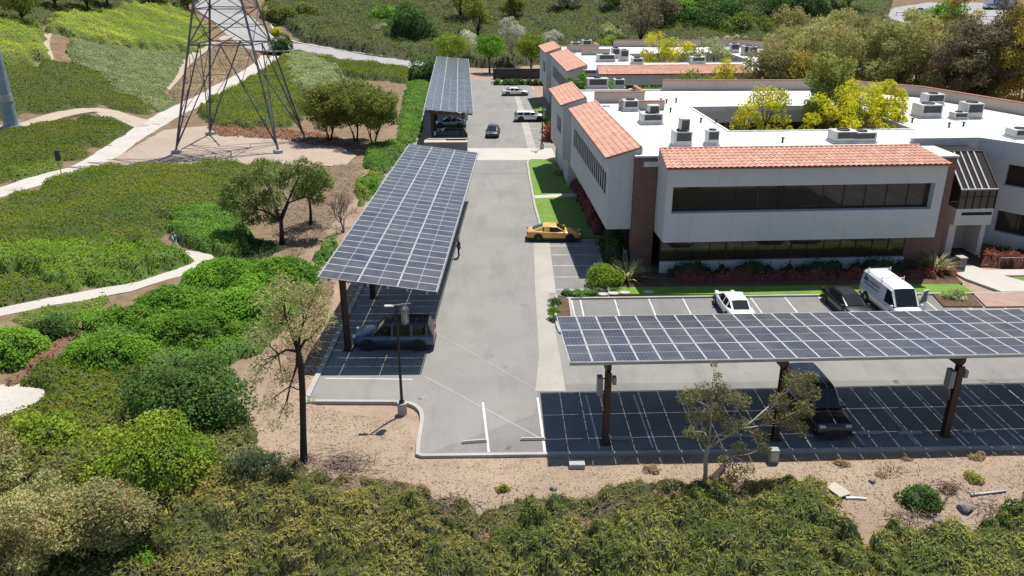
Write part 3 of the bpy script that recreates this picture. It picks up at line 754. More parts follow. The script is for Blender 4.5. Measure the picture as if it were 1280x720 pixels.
    EX=29.0; y0_=8.35+.4   # west face of the east wing
    m=MB()
    m.b2((-1.15,2.95,zd-.4),(cx0,40.2,zd)); m.b2((cx0,2.95,zd-.4),(W+1.4,y0_,zd)); m.b2((cx0,y0_,zd-.4),(EX+14,cy0,zd)); m.b2((cx0,cy1,zd-.4),(EX+8,40.2,zd)); m.b2((cx1,cy0,zd-.4),(EX+14,cy1,zd))
    m.b2((EX+14,-2,zd-.4),(EX+20,16,zd)) if full else None
    m.build('roof',M['roofw'],root)
    m=MB(); t=.2; zc=8.72
    m.b2((cx0-t,cy0-t,zd),(cx1+t,cy0,zc)); m.b2((cx0-t,cy1,zd),(cx1+t,cy1+t,zc)); m.b2((cx0-t,cy0,zd),(cx0,cy1,zc)); m.b2((cx1,cy0,zd),(cx1+t,cy1,zc))
    m.b2((cx0-.9,39.9,zd),(EX+8,40.2,9.3)) if False else None
    m.build('courtyard_parapet',M['roofw'],root)
    # courtyard walls, with a dark ground and upper window band
    m=MB(); q=.3
    for z0,z1 in ((0,.9),(3.0,5.2),(7.0,zd-.4)):
        m.b2((cx0,cy1,z0),(cx1,cy1+q,z1)); m.b2((cx1,cy0,z0),(cx1+q,cy1+q,z1)); m.b2((cx0-q,cy0,z0),(cx0,cy1+q,z1)); m.b2((cx0-q,cy0-q,z0),(cx1+q,cy0,z1))
    m.build('courtyard_wall',M['stucco'],root)
    ribbon_x(root,cx0,cx1,cy1+.18,5.2,7.0,12); ribbon_x(root,cx0,cx1,cy1+.18,.9,3.0,12); ribbon_y(root,cx1+.18,cy0,cy1,5.2,7.0,8) if False else None
    mm=MB(); mm.b2((cx1+.2,cy0,.9),(cx1+.25,cy1,7.0)); mm.b2((cx0-.25,cy0,.9),(cx0-.2,cy1,7.0)); mm.b2((cx0,cy0-.25,.9),(cx1,cy0-.2,7.0)); mm.build('courtyard_glazing',M['glass'],root)
    # outer body walls out of sight of the drive
    m=MB(); m.b2((EX+8,16.1,0),(EX+8.3,40.2,zd-.4)); m.b2((12,39.9,0),(EX+8.29,40.19,zd-.4)); m.build('wall',M['beige'],root)
    # low beige parapets with a terracotta line
    def para(pts, z=9.6, w=.3):
        mb=MB(); cp=MB()
        for i in range(len(pts)-1):
            a_=Vector((*pts[i],0));b_=Vector((*pts[i+1],0)); n=(b_-a_).normalized(); n=Vector((-n.y,n.x,0))*w/2
            mb.prism([(a_-n)[:2],(b_-n)[:2],(b_+n)[:2],(a_+n)[:2]],zd-.35,z)
            n2=n*1.4; cp.prism([(a_-n2)[:2],(b_-n2)[:2],(b_+n2)[:2],(a_+n2)[:2]],z+.003,z+.11)
        o_=mb.build('parapet',M['beige'],root); cp.build('coping',M['tcap'],o_)
    para([(9,40.0),(30.5,39.0),(37.2,33),(42.9,16.2),(46,4)],9.75)
    para([(-.6,31.2),(4.8,31.2),(4.8,36)],9.75) ; para([(1.2,26.4),(6,26.4)],9.5)
    # body under the east parapet
    m=MB(); m.prism([(30.5,38.9),(37.1,33),(42.7,16.2),(46,4),(40,4),(36,16),(30,30)],0,zd-.45); m.build('wall',M['beige'],root)
    m=MB(); m.prism([(26.4,38.8),(30.5,38.8),(37.1,32.9),(42.7,16.2),(46,4),(38,4),(30,16)],zd-.44,zd+.02); m.build('roof',M['roofw'],root)
    # ---- entrance and east wing
    y0=8.35
    m=MB(); m.b2((W+1.62,y0,0),(EX,y0+.4,2.9)); m.b2((W+1.62,y0,2.9),(EX,y0+.4,9.05)); m.build('wall',M['stucco'],root)
    e0=Vector((EX,y0)); e1=Vector((EX+9.5,y0-12.5)); dd=(e1-e0).normalized(); nn=Vector((dd.y,-dd.x))   # nn points away from the wing
    if nn.x>0: nn=-nn
    def along(t,o_=0): p=e0+dd*t-nn*o_; return (p.x,p.y)
    LL=(e1-e0).length
    def wseg(mb,t0,t1,z0,z1,o0=0,o1=.6): mb.prism([along(t0,o0),along(t1,o0),along(t1,o1),along(t0,o1)],z0,z1)
    m=MB(); wseg(m,0,LL,0,1.3); wseg(m,0,LL,3.2,5.4); wseg(m,0,LL,7.2,9.05)
    for t0,t1 in ((0,2.6),(7.2,9.2),(13.8,LL)): wseg(m,t0,t1,1.3,3.2); wseg(m,t0,t1,5.4,7.2)
    m.build('wing_wall',M['stucco'],root)
    for t0,t1 in ((2.6,7.2),(9.2,13.8)):
        for z0,z1 in ((1.3,3.2),(5.4,7.2)):
            g_=MB(); wseg(g_,t0,t1,z0,z1,.5,.55); go=g_.build('window',M['glass'],root)
            f_=MB()
            for k in range(4):
                t=t0+(t1-t0)*k/3; t=min(max(t,t0+.04),t1-.04); wseg(f_,t-.04,t+.04,z0,z1,.44,.49)
            f_.build('window_frame',M['mull'],go)
    m=MB(); p=[along(0,.6),along(LL,.6),(EX+(20 if full else 12),y0-12),(EX+(20 if full else 12),y0+6),(EX,y0+6)]; m.prism(p,zd-.4,zd+.012); m.build('roof',M['roofw'],root)
    # glazed bay with a slanted roof over the entrance
    x0,x1,yf=W+3.4,EX-.95,y0-5.2
    bay=MB(); bay.b2((x0,yf,2.9),(x1,y0,4.3)); bay.b2((x0+.02,yf+.5,0),(x0+.6,y0,2.9)); bay.b2((x1-.4,yf+.5,0),(x1,y0,2.9)); bo=bay.build('entrance_bay',M['stucco'],root)
    MB().b2((x0+.6,yf+2.4,0),(x1-.4,yf+2.5,2.88)).build('entrance_recess',M['beige'],bo)
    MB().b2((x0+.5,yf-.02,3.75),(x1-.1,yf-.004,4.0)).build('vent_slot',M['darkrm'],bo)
    zt,zl=8.3,5.9; yb=y0-2.2
    g_=MB(); g_.add([(x0,yf,4.3),(x1,yf,4.3),(x1,yf,zl),(x0,yf,zl)],[(0,1,2,3)])
    g_.add([(x0,yf,zl),(x1,yf,zl),(x1,yb,zt),(x0,yb,zt)],[(0,1,2,3)])
    g_.add([(x0,yb,zt),(x1,yb,zt),(x1,y0,zt+.1),(x0,y0,zt+.1)],[(0,1,2,3)])
    g_.add([(x0,y0,4.3),(x0,yf,4.3),(x0,yf,zl),(x0,yb,zt),(x0,y0,zt)],[(0,1,2,3,4)])
    g_.add([(x1,yf,4.3),(x1,y0,4.3),(x1,y0,zt),(x1,yb,zt),(x1,yf,zl)],[(0,1,2,3,4)])
    sk=g_.build('skylight',M['glass'],root)
    f_=MB()
    for k in range(5):
        x=x0+.1+(x1-x0-.9)*k/4; f_.bar((x,yf-.02,zl+.05),(x,yb,zt+.05),.11,.07)
    f_.bar((x0,yf-.03,zl+.03),(x1,yf-.03,zl+.03),.10)
    f_.build('skylight_bar',M['fin'],sk)
    f_=MB()
    for k in range(6): x=x0+.04+(x1-x0-.08)*k/5; f_.bar((x,yf-.03,4.3),(x,yf-.03,zl-.05),.07)
    f_.bar((x0,yf-.03,5.3),(x1,yf-.03,5.3),.05); f_.bar((x0-.03,yf,5.3),(x0-.03,y0,5.3),.05); f_.bar((x1+.02,yf,zl),(x1+.02,yb,zt),.14); f_.bar((x0,yb+.05,zt+.02),(x1,yb+.05,zt+.02),.16)
    f_.build('skylight_frame',M['mull'],sk)
    MB().b2((W+1.7,yf+2.5,0),(x0,yf+2.62,4.2)).build('entrance_wall',M['beige'],root)
    return root
offA=office('grey two-storey office with tiled eaves, ribbon windows and a brick pier, facing the carport',(11.55,59.35,0),R(3.6))
offB=office('grey tiled office standing behind the first one, half hidden by trees',(11.9,113.2,0),R(3.6),False)
# ================================================================== vehicles
def paintm(name, c, metal=.0):
    m,nt,b=newmat(name); b.inputs['Base Color'].default_value=(*c,1); b.inputs['Roughness'].default_value=.32; b.inputs['Metallic'].default_value=metal
    b.inputs['Coat Weight'].default_value=.7; b.inputs['Coat Roughness'].default_value=.06
    co=coords(nt); f=ramp(nt,noise(nt,2.2,4,co),.3,.8); nt.links.new(mixc(nt,f,c,tuple(x*.86 for x in c)),b.inputs['Base Color'])
    return m
M['tyre']=pm('tyre_rubber',(.018,.018,.018),.85); M['rim']=pm('alloy_rim',(.35,.35,.36),.35,metal=.8); M['rim_dark']=pm('dark_rim',(.05,.05,.052),.4,metal=.6)
M['carglass']=glass('car_glass',(.012,.014,.016),.03); M['trim']=pm('black_trim',(.02,.02,.02),.6)
M['hlight']=pm('headlight_lens',(.7,.7,.72),.15); M['tlight']=pm('tail_light_lens',(.30,.015,.012),.2); M['plate']=pm('number_plate',(.6,.6,.6),.5)
M['interior']=pm('sunshade',(.34,.38,.36),.8)
def wheel(root, x, y, r, w, rim):
    s=1 if y>0 else -1
    Mx=Matrix.Rotation(-s*math.pi/2,3,'X')
    t=MB(); t.lathe([(r*.62,-w/2),(r*.93,-w/2),(r,-w*.32),(r,w*.32),(r*.93,w/2),(r*.64,w/2)],20,c=(x,y,r),M=Mx)
    to=t.build('wheel',M['tyre'],root,smooth=False)
    q=MB(); q.lathe([(r*.64,w/2-.01),(r*.60,w/2-.03),(r*.2,w/2-.035),(r*.17,w/2+.005)],20,c=(x,y,r),M=Mx)
    for k in range(5):
        a=k*2*math.pi/5; d=Vector((math.cos(a),0,math.sin(a)))
        p=Vector((x,y+s*(w/2-.005),r)); q.bar(p+d*r*.15,p+d*r*.62,.07,.03,up=(0,1,0))
    q.build('rim',rim,to)
def car(label, cat, loc, rz, paint, L, Wd, body, cabin, side, top, wb, wr, name='parked_car', rim='rim', grp=None, roofmat=None, hl=(.62,.72), tl=(.7,.85), gc=.24):
    """body: (x,shoulder z,half width) stations rear to front; cabin: (x, top z, half width low, half width top, belt z);
    side/top: per cabin interval g (glass) or p (painted)"""
    root=thing(name,label,cat,loc,rz,grp)
    b=MB(); K=8; rings=[]
    for (x,zs,w,*zz) in body:
        zb=zz[0] if zz else gc
        half=[(.0,zb),(w*.86,zb),(w*.97,zb+.10),(w,zb+(zs-zb)*.5),(w*.985,zs-.12),(w*.93,zs-.03),(w*.72,zs+.015),(0,zs+.03)]
        rings.append([(x,-y,z) for y,z in half][::1]+[(x,y,z) for y,z in half[::-1]][1:-1])
    n=len(rings[0]); vs=[p for r in rings for p in r]; fs=[]
    for i in range(len(rings)-1):
        for k in range(n): a=i*n+k;c=i*n+(k+1)%n; fs.append((a,c,c+n,a+n))
    fs.append(tuple(range(n-1,-1,-1)));fs.append(tuple(len(vs)-n+k for k in range(n)))
    b.add(vs,fs); bo=b.build('body',paint,root,smooth=True)
    bo.modifiers.new('Bevel','BEVEL').width=.02; bo.modifiers[0].limit_method='ANGLE'; bo.modifiers[0].angle_limit=R(50)
    MB().b2((body[1][0],-Wd/2*.97,gc-.04),(body[-2][0],Wd/2*.97,gc+.09)).build('sill_trim',M['trim'],root)
    # greenhouse: separate glass pieces, pillars and roof
    G_=[];
    for (x,zt,wl,wt,zb) in cabin:
        G_.append([Vector((x,-wl,zb)),Vector((x,-wt-(wl-wt)*.12,zt-(zt-zb)*.16)),Vector((x,-wt*.86,zt)),Vector((x,0,zt+.025)),Vector((x,wt*.86,zt)),Vector((x,wt+(wl-wt)*.12,zt-(zt-zb)*.16)),Vector((x,wl,zb))])
    paintf=MB(); roofp=MB(); panes={}
    for i in range(len(G_)-1):
        A,B=G_[i],G_[i+1]
        for k in range(6):
            f=[A[k],A[k+1],B[k+1],B[k]]
            isside=k in (0,5); code=(side[i] if isside else top[i])
            if k in (1,4): code='p' if top[i]=='p' else ('p')
            if code=='g':
                nm=('side_window',k,i) if isside else (('windshield',) if cabin[i+1][1]<cabin[i][1] else ('rear_window',) if cabin[i+1][1]>cabin[i][1]+.05 else ('roof_glass',i))
                panes.setdefault(nm,MB()).add(f,[(0,1,2,3)])
            elif k in (2,3) and roofmat: roofp.add(f,[(0,1,2,3)])
            else: paintf.add(f,[(0,1,2,3)])
    if roofp.v:
        roofp.build('roof',roofmat,root)
        for lo_ in (True,False):
            q=MB()
            for f in paintf.f:
                p4=[paintf.v[i] for i in f]
                if (sum(p[1] for p in p4)<0)==lo_: q.add(p4,[(0,1,2,3)])
            if q.v: q.build('cabin_side',paint,root)
    else: paintf.build('cabin',paint,root)
    for nm,mb in panes.items(): mb.build(nm[0],M['carglass'],root)
    # end faces of upright cabins
    for idx,nm in ((0,'rear_window'),(-1,'windshield')):
        A=G_[idx]
        if A[3].z-A[0].z>.25: 
            MB().add(A,[tuple(range(7)) if idx==0 else tuple(range(6,-1,-1))]).build('end_panel',paint,root)
    fx,rx=wb
    for x in (fx,rx):
        for s in (-1,1):
            a=MB(); pts=[]; y=s*(Wd/2+.004)
            for k in range(13): t=math.pi*k/12; pts.append((x+(wr+.075)*math.cos(t),wr+(wr+.075)*math.sin(t)))
            m_=[(px,y,pz) for px,pz in pts]+[(px,y-s*.25,pz) for px,pz in pts]; nn=13
            a.add(m_,[tuple(range(nn))]+[(i,i+1,i+1+nn,i+nn) for i in range(nn-1)]); a.build('wheel_arch',M['trim'],root)
            wheel(root,x,s*(Wd/2-.085),wr,.21,M[rim])
    xf=body[-1][0]; xr=body[0][0]; w2=body[-2][2]; w3=body[1][2]
    for s in (-1,1):
        MB().box((xf-.07,s*w2*.74,sum(hl)/2),(.2,w2*.34,hl[1]-hl[0])).build('headlight',M['hlight'],root,bevel=.02)
        MB().box((xr+.06,s*w3*.76,sum(tl)/2),(.16,w3*.34,tl[1]-tl[0])).build('tail_light',M['tlight'],root,bevel=.02)
        i=next((i for i in range(len(cabin)-1,0,-1) if side[i-1]=='g'),len(cabin)-2)
        cx,_,wl,_,zb=cabin[min(i,len(cabin)-1)]
        MB().box((cx-.05,s*(wl+.13),zb+.09),(.12,.2,.14)).build('mirror',paint,root,bevel=.03)
        MB().box((cx-.95,s*(Wd/2+.008),zb-.14),(.2,.03,.035)).build('door_handle',M['trim'],root)
    MB().box((xf-.01,0,.52),(.05,w2*1.15,.2)).build('grille',M['trim'],root)
    MB().box((xr-.008,0,tl[0]-.02),(.02,.34,.13)).build('number_plate',M['plate'],root)
    MB().b2((xr-.02,-w3*.9,gc-.02),(xr+.3,w3*.9,gc+.14)).build('rear_bumper',M['trim'],root)
    MB().b2((xf-.3,-w2*.9,gc-.03),(xf+.02,w2*.9,gc+.1)).build('front_bumper',M['trim'],root)
    return root
def sedan(label,loc,rz,paint,L=4.85,W=1.86,Ht=1.43,coupe=0,**k):
    w=W/2; l=L/2
    body=[(-l,.72,w*.80),(-l+.1,.86,w*.9),(-l+.5,.97,w*.97),(-l+1.3,.93,w),(-.2,.90,w),(.75,.90,w),(l-1.1,.86,w*.985),(l-.45,.77,w*.93),(l-.12,.66,w*.84),(l,.55,w*.74)]
    c=coupe
    cabin=[(-l+.55+c*.2,.93,w*.76,w*.70,.88),(-l+1.35+c*.25,Ht-.05,w*.9,w*.66,.88),(-l+1.55+c*.25,Ht-.02,w*.92,w*.68,.88),(-.25,Ht,w*.93,w*.69,.87),(-.10,Ht,w*.93,w*.69,.87),(.45,Ht-.04,w*.92,w*.68,.86),(1.32,.92,w*.84,w*.74,.86)]
    if coupe:
        cabin=[(-l+.42,.95,w*.80,w*.70,.90),(-l+1.40,Ht-.05,w*.88,w*.62,.88),(-l+1.52,Ht-.03,w*.89,w*.63,.88),(-l+1.85,Ht,w*.90,w*.64,.88),(-l+2.0,Ht,w*.91,w*.65,.88),(.25,Ht-.04,w*.91,w*.64,.87),(.98,.93,w*.86,w*.74,.87)]
        return car(label,k.pop('cat','sedan car'),loc,rz,paint,L,W,body,cabin,'pgppgg','gppppg',(l-.95,-l+1.02),.35,**k)
    return car(label,k.pop('cat','sedan car'),loc,rz,paint,L,W,body,cabin,'gpgpgg','gppppg',(l-.93,-l+1.0),.335,**k)
def suv(label,loc,rz,paint,L=5.0,W=1.98,Ht=1.80,**k):
    w=W/2; l=L/2
    body=[(-l,.95,w*.86),(-l+.08,1.08,w*.95),(-l+.6,1.12,w),(-.3,1.10,w),(.9,1.09,w),(l-.75,1.04,w*.985),(l-.2,.97,w*.93),(l-.03,.85,w*.88),(l,.6,w*.85)]
    cabin=[(-l+.06,1.12,w*.90,w*.80,1.05),(-l+.36,Ht-.06,w*.92,w*.78,1.05),(-l+.5,Ht-.03,w*.93,w*.79,1.05),(-l+1.3,Ht,w*.95,w*.80,1.05),(-l+1.48,Ht,w*.95,w*.80,1.05),(-.0,Ht,w*.95,w*.80,1.04),(.12,Ht,w*.95,w*.80,1.04),(.62,Ht-.06,w*.94,w*.79,1.03),(1.28,1.10,w*.90,w*.83,1.03)]
    return car(label,k.pop('cat','SUV'),loc,rz,paint,L,W,body,cabin,'gpgpgpgg','gppppppg',(l-.92,-l+.98),.40,hl=(.82,.92),tl=(.95,1.1),gc=.30,**k)
M['p_yellow']=paintm('yellow_paint',(.72,.40,.075)); M['p_white']=paintm('white_paint',(.78,.79,.80)); M['p_black']=paintm('black_paint',(.012,.012,.013))
M['p_blue']=paintm('slate_blue_paint',(.05,.08,.155),.3); M['p_graph']=paintm('graphite_paint',(.05,.055,.065),.4); M['p_silver']=paintm('silver_paint',(.45,.46,.48),.5); M['p_red']=paintm('dark_red_paint',(.2,.02,.02))
sedan('yellow two-door coupe parked on the edge of the lawn by the drive',(P(692,300).x,P(692,300).y+.3,0.02),R(-2),M['p_yellow'],L=4.75,W=1.88,Ht=1.38,coupe=1,rim='rim_dark',cat='sports car')
q=P(494,434); suv('dark blue SUV in the shade of the carport beside the street lamp',(q.x,q.y+.35,.01),R(180),M['p_blue'],L=5.1,W=2.0,Ht=1.86,rim='rim_dark',roofmat=M['p_black'])
q=P(616,171); sedan('dark grey sedan driving alone along the road',(q.x,q.y+1.2,.01),R(-92),M['p_graph'],Ht=1.45,rim='rim_dark')
q=P(662,152); suv('white hatchback wagon parked nose-in beside the strip of lawn',(q.x,q.y+.5,.02),R(3),M['p_white'],L=4.75,W=1.86,Ht=1.56,rim='rim_dark')
q=P(644,119.5); sedan('white sedan parked past the wagon near the far row of small shrubs',(q.x,q.y+.5,.02),R(3),M['p_white'])
q=P(914,392); sedan('white sedan parked nose-in to the lawn before the office',(q.x+.15,52.8,.02),R(92),M['p_white'])
q=P(1062,388); sedan('black sedan parked tail to the lawn beside the white van',(q.x-.3,53.2,.02),R(-86),M['p_black'],rim='rim_dark')
q=P(1045,540); suv('black SUV facing the front kerb under the carport',(16.45,38.9,.01),R(-87),M['p_black'],L=5.5,W=2.08,Ht=1.98)
for i,(x,y,pn,kind,lab) in enumerate(((-8.6,111.7,'p_black','suv','black SUV in the first bay under the far carport'),(-8.9,114.6,'p_graph','sedan','dark grey sedan in the second bay under the far carport'),(-9.3,122.8,'p_silver','sedan','silver sedan in the deep shade under the far carport'))):
    (suv if kind=='suv' else sedan)(lab,(x,y,.01),R(184),M[pn])
def van(label, loc, rz):
    L,W=5.7,2.02; w=W/2; l=L/2; Ht=2.2; mat=M['p_white']
    body=[(-l,1.05,w*.93),(-l+.06,1.12,w*.98),(-l+.5,1.14,w),(1.2,1.14,w),(l-1.2,1.12,w*.99),(l-.7,1.06,w*.96),(l-.12,.96,w*.9),(l,.8,w*.86)]
    cabin=[(-l+.03,Ht-.12,w*.96,w*.80,1.08),(-l+.25,Ht-.02,w*.98,w*.84,1.08),(.62,Ht,w*.98,w*.85,1.08),(.72,Ht,w*.98,w*.85,1.08),(1.28,Ht-.06,w*.97,w*.83,1.08),(2.02,1.14,w*.93,w*.86,1.08)]
    root=car(label,'van',loc,rz,mat,L,W,body,cabin,'pppgg','ppppg',(l-1.0,-l+1.15),.37,name='parked_van',hl=(.75,.92),tl=(.9,1.3),gc=.3)
    # rear windows of the cargo doors
    for s in (-1,1): MB().box((-l+.02,s*.42,1.6),(.03,.62,.5)).build('rear_window',M['carglass'],root)
    # sunshade behind the windscreen, roof ladder rack, open passenger door
    MB().add([(1.98,-.8,1.19),(1.98,.8,1.19),(1.70,.76,1.52),(1.70,-.76,1.52)],[(0,1,2,3)]).build('sunshade',M['interior'],root)
    for x in (-2.2,-.3):
        r=MB(); r.bar((x,-w*.8,Ht+.14),(x,w*.8,Ht+.14),.05)
        for s in (-1,1): r.bar((x,s*w*.8,Ht-.06),(x,s*w*.8,Ht+.26),.05)
        r.build('roof_rack',M['p_white'],root)
    hx=1.55; a=R(62); dv=Vector((-math.cos(a),math.sin(a),0)); o=Vector((hx,w,0))
    d=MB(); p=[o+Vector((0,0,.42)),o+dv*1.0+Vector((0,0,.42)),o+dv*1.0+Vector((0,0,1.12)),o+Vector((0,0,1.12))]; nrm=Vector((dv.y,-dv.x,0))*.05
    d.add([q for q in p]+[q+nrm for q in p],[(3,2,1,0),(4,5,6,7),(0,1,5,4),(1,2,6,5),(2,3,7,6),(3,0,4,7)])
    do=d.build('open_door',mat,root)
    f=MB(); z1=1.95; f.bar(o+Vector((0,0,1.1)),o+dv*.45+Vector((0,0,z1)),.07); f.bar(o+dv*.45+Vector((0,0,z1)),o+dv*1.0+Vector((0,0,z1)),.07); f.bar(o+dv*1.0+Vector((0,0,z1)),o+dv*1.0+Vector((0,0,1.1)),.07); f.build('door_frame',mat,do)
    MB().add([o+dv*.06+Vector((0,0,1.12)),o+dv*.97+Vector((0,0,1.12)),o+dv*.97+Vector((0,0,z1-.04)),o+dv*.47+Vector((0,0,z1-.04))],[(0,1,2,3)]).build('door_window',M['carglass'],do)
    # emblem and lettering bands on the side: illegible at this distance, kept as marks
    s=-1; y=s*(w+.012)
    M['logo_blue']=pm('logo_blue',(.03,.06,.25),.5); M['logo_orange']=pm('logo_orange',(.6,.16,.05),.5)
    g=MB()
    for q in ([(-2.45,1.52),(-2.05,1.52),(-2.2,2.0)],[(-2.12,1.52),(-1.7,1.52),(-1.92,1.82)]):
        k=-.09; yy=lambda z:s*(w*.985+.012-(z-1.08)*.115)
        g.add([(x,yy(z)-.0,z) for x,z in q],[(0,1,2)])
    g.build('emblem',M['logo_blue'],root)
    g=MB()
    for i in range(6): x=-1.55+i*.24; g.add([(x,yy(1.55),1.55),(x+.17,yy(1.55),1.55),(x+.17,yy(1.72),1.72),(x,yy(1.72),1.72)],[(0,1,2,3)])
    g.build('lettering_band',M['logo_orange'],root)
    g=MB()
    for i in range(11): x=-2.3+i*.2; g.add([(x,yy(1.3),1.3),(x+.15,yy(1.3),1.3),(x+.15,yy(1.39),1.39),(x,yy(1.39),1.39)],[(0,1,2,3)])
    g.build('lettering_band',M['logo_blue'],root)
    return root
van('white work van with a blue peaked emblem and its front door open',(26.8,53.2,.02),R(-86))
# ================================================================== people
def skinfig(name, chain, edges, rad, mat, parent=None, sub=1):
    me=bpy.data.meshes.new(name); me.from_pydata(chain,edges,[]); me.materials.append(mat)
    o=link(bpy.data.objects.new(name,me)); o.parent=parent
    o.modifiers.new('Skin','SKIN'); lay=me.skin_vertices[0] if len(me.skin_vertices) else None
    if lay is None:
        bm=bmesh.new();bm.from_mesh(me);bm.verts.layers.skin.verify();bm.to_mesh(me);bm.free();lay=me.skin_vertices[0]
    for i,r in enumerate(rad):
        lay.data[i].radius=(r,r) if not hasattr(r,'__len__') else r
        lay.data[i].use_root=(i==0)
    s=o.modifiers.new('Subdivision','SUBSURF'); s.levels=sub; s.render_levels=sub
    return o
M['skin']=pm('skin',(.42,.25,.18),.6); M['hair_fair']=pm('fair_hair',(.35,.24,.12),.7); M['hair_dark']=pm('dark_hair',(.03,.02,.015),.7)
M['top_pale']=pm('pale_top',(.62,.60,.58),.85); M['denim']=pm('denim',(.05,.08,.16),.9); M['navy']=pm('navy_cloth',(.02,.03,.06),.9); M['shoe']=pm('shoe',(.04,.035,.03),.8)
M['hivis']=pm('hi_vis_vest',(.50,.68,.05),.8); M['khaki']=pm('khaki_cloth',(.30,.26,.2),.9); M['strap_blue']=pm('blue_cloth',(.06,.16,.34),.9)
def person(label, loc, rz, step, top, trous, hair, longhair=False, vest=None, bag=None, arm=.15):
    root=thing('person',label,'person',loc,rz)
    J={'pel':(0,0,.96),'wai':(0,0,1.10),'che':(.01,0,1.33),'nec':(.02,0,1.48),'hd0':(.03,0,1.56),'hd1':(.04,0,1.66),'hd2':(.03,0,1.74)}
    for s,n in ((1,'l'),(-1,'r')):
        st=step*s
        J.update({'hp'+n:(0,.09*s,.92),'kn'+n:(st*.55+.03,.10*s,.50),'an'+n:(st*.95-.02,.10*s,.09),'to'+n:(st*.95+.17,.12*s,.03),
                  'sh'+n:(.0,.185*s,1.42),'el'+n:(-st*.35-.03,.24*s,1.14),'wr'+n:(-st*.6+arm,.23*s,.93),'ha'+n:(-st*.65+arm+.03,.225*s,.85)})
    names=list(J); E=[('pel','wai'),('wai','che'),('che','nec'),('nec','hd0'),('hd0','hd1'),('hd1','hd2')]
    for n in 'lr': E+=[('pel','hp'+n),('hp'+n,'kn'+n),('kn'+n,'an'+n),('an'+n,'to'+n),('che','sh'+n),('sh'+n,'el'+n),('el'+n,'wr'+n),('wr'+n,'ha'+n)]
    rad={'pel':.12,'wai':.11,'che':(.10,.14),'nec':.05,'hd0':.07,'hd1':.095,'hd2':.06,'hp':.085,'kn':.055,'an':.038,'to':.035,'sh':.06,'el':.042,'wr':.03,'ha':.035}
    rr=[rad.get(n,rad.get(n[:2])) for n in names]
    skinfig('body',[J[n] for n in names],[(names.index(a),names.index(b)) for a,b in E],rr,M['skin'],root)
    def cloth(name, keys, edges, grow, mat):
        skinfig(name,[J[k] for k in keys],[(keys.index(a),keys.index(b)) for a,b in edges],[ (tuple(x+grow for x in (rad.get(k,rad.get(k[:2])))) if hasattr(rad.get(k,rad.get(k[:2])),'__len__') else rad.get(k,rad.get(k[:2]))+grow) for k in keys],mat,root)
    cloth('trousers',['pel','hpl','knl','anl','hpr','knr','anr'],[('pel','hpl'),('hpl','knl'),('knl','anl'),('pel','hpr'),('hpr','knr'),('knr','anr')],.018,trous)
    cloth('shirt',['wai','che','pel','shl','ell','shr','elr'],[('wai','che'),('wai','pel'),('che','shl'),('shl','ell'),('che','shr'),('shr','elr')],.018,top)
    if vest: cloth('vest',['wai','che'],[('wai','che')],.045,vest)
    for n in 'lr': cloth('shoe',['an'+n,'to'+n],[('an'+n,'to'+n)],.012,M['shoe'])
    hh=[(.0,0,1.76),(-.03,0,1.70)]+([(-.06,0,1.55),(-.07,0,1.42)] if longhair else [(-.05,0,1.63)])
    skinfig('hair',hh,[(i,i+1) for i in range(len(hh)-1)],[.07,.095]+([.075,.05] if longhair else [.06]),hair,root)
    f=MB(); f.box((.135,0,1.655),(.035,.022,.04)); f.box((.125,0,1.605),(.02,.05,.012)); f.build('face_features',M['skin'],root)
    for s in (-1,1): MB().box((.125,s*.035,1.69),(.02,.022,.012)).build('eye',M['hair_dark'],root)
    if bag: MB().box((-.17,0,1.25),(.14,.26,.38)).build('backpack',bag,root,bevel=.05)
    return root
q=P(568.5,322); person('person in a yellow-green safety vest standing in the shade edge of the carport',(q.x+.35,q.y,.01),R(200),.06,M['navy'],M['navy'],M['hair_dark'],vest=M['hivis'],arm=.2)
q=G(220,316); person('person in a pale top walking up the garden path',(q.x,q.y,q.z+.07),R(165),.30,M['top_pale'],M['top_pale'],M['hair_fair'],longhair=True,bag=M['strap_blue'])
# ================================================================== lamps, signs, tower
M['lampgrey']=pm('lamp_grey',(.26,.26,.27),.5,metal=.3); M['lens']=pm('lamp_lens',(.55,.55,.54),.4)
def street_lamp(label, loc, rz=0, Hh=6.4):
    root=thing('street_lamp',label,'street lamp',loc,rz,'lamp posts around the car park')
    b=MB(); b.lathe([(.26,-.15),(.26,.62),(.24,.65)],18); b.build('concrete_base',M['conc'],root)
    p=MB(); p.tube([(0,0,.65),(0,0,.75)],.16,10); p.tube([(0,0,.7),(0,0,Hh)],[.085,.055],10); po=p.build('pole',M['black_metal'],root)
    a=MB(); a.bar((-.3,0,Hh-.02),(.75,0,Hh+.12),.06); a.bar((.55,0,Hh+.08),(.8,0,Hh+.75),.035); a.build('arm',M['lampgrey'],root)
    hd=MB(); hd.box((-.38,0,Hh-.02),(.5,.22,.07)); ho=hd.build('lamp_head',M['lens'],root,bevel=.03)
    lt=MB(); lt.lathe([(.05,Hh),(.15,Hh-.1),(.21,Hh-.2),(.21,Hh-.26)],14,c=(.42,0,0)); lt.lathe([(.15,Hh-.9),(.18,Hh-.98),(.1,Hh-1.05)],14,c=(.42,0,0)); lo=lt.build('lantern',M['lampgrey'],root)
    rb=MB()
    for k in range(9):
        t=k*2*math.pi/9; rb.bar((.42+.18*math.cos(t),.18*math.sin(t),Hh-.95),(.42+.18*math.cos(t),.18*math.sin(t),Hh-.2),.035)
    rb.build('lantern_rib',M['lampgrey'],lo)
    MB().lathe([(.09,Hh-.95),(.11,Hh-.22)],12,c=(.42,0,0)).build('lantern_lens',M['lens'],lo)
    return root
q=P(503,516); street_lamp('black street lamp with a ribbed lantern on the round concrete base at the kerb',(q.x,q.y,0))
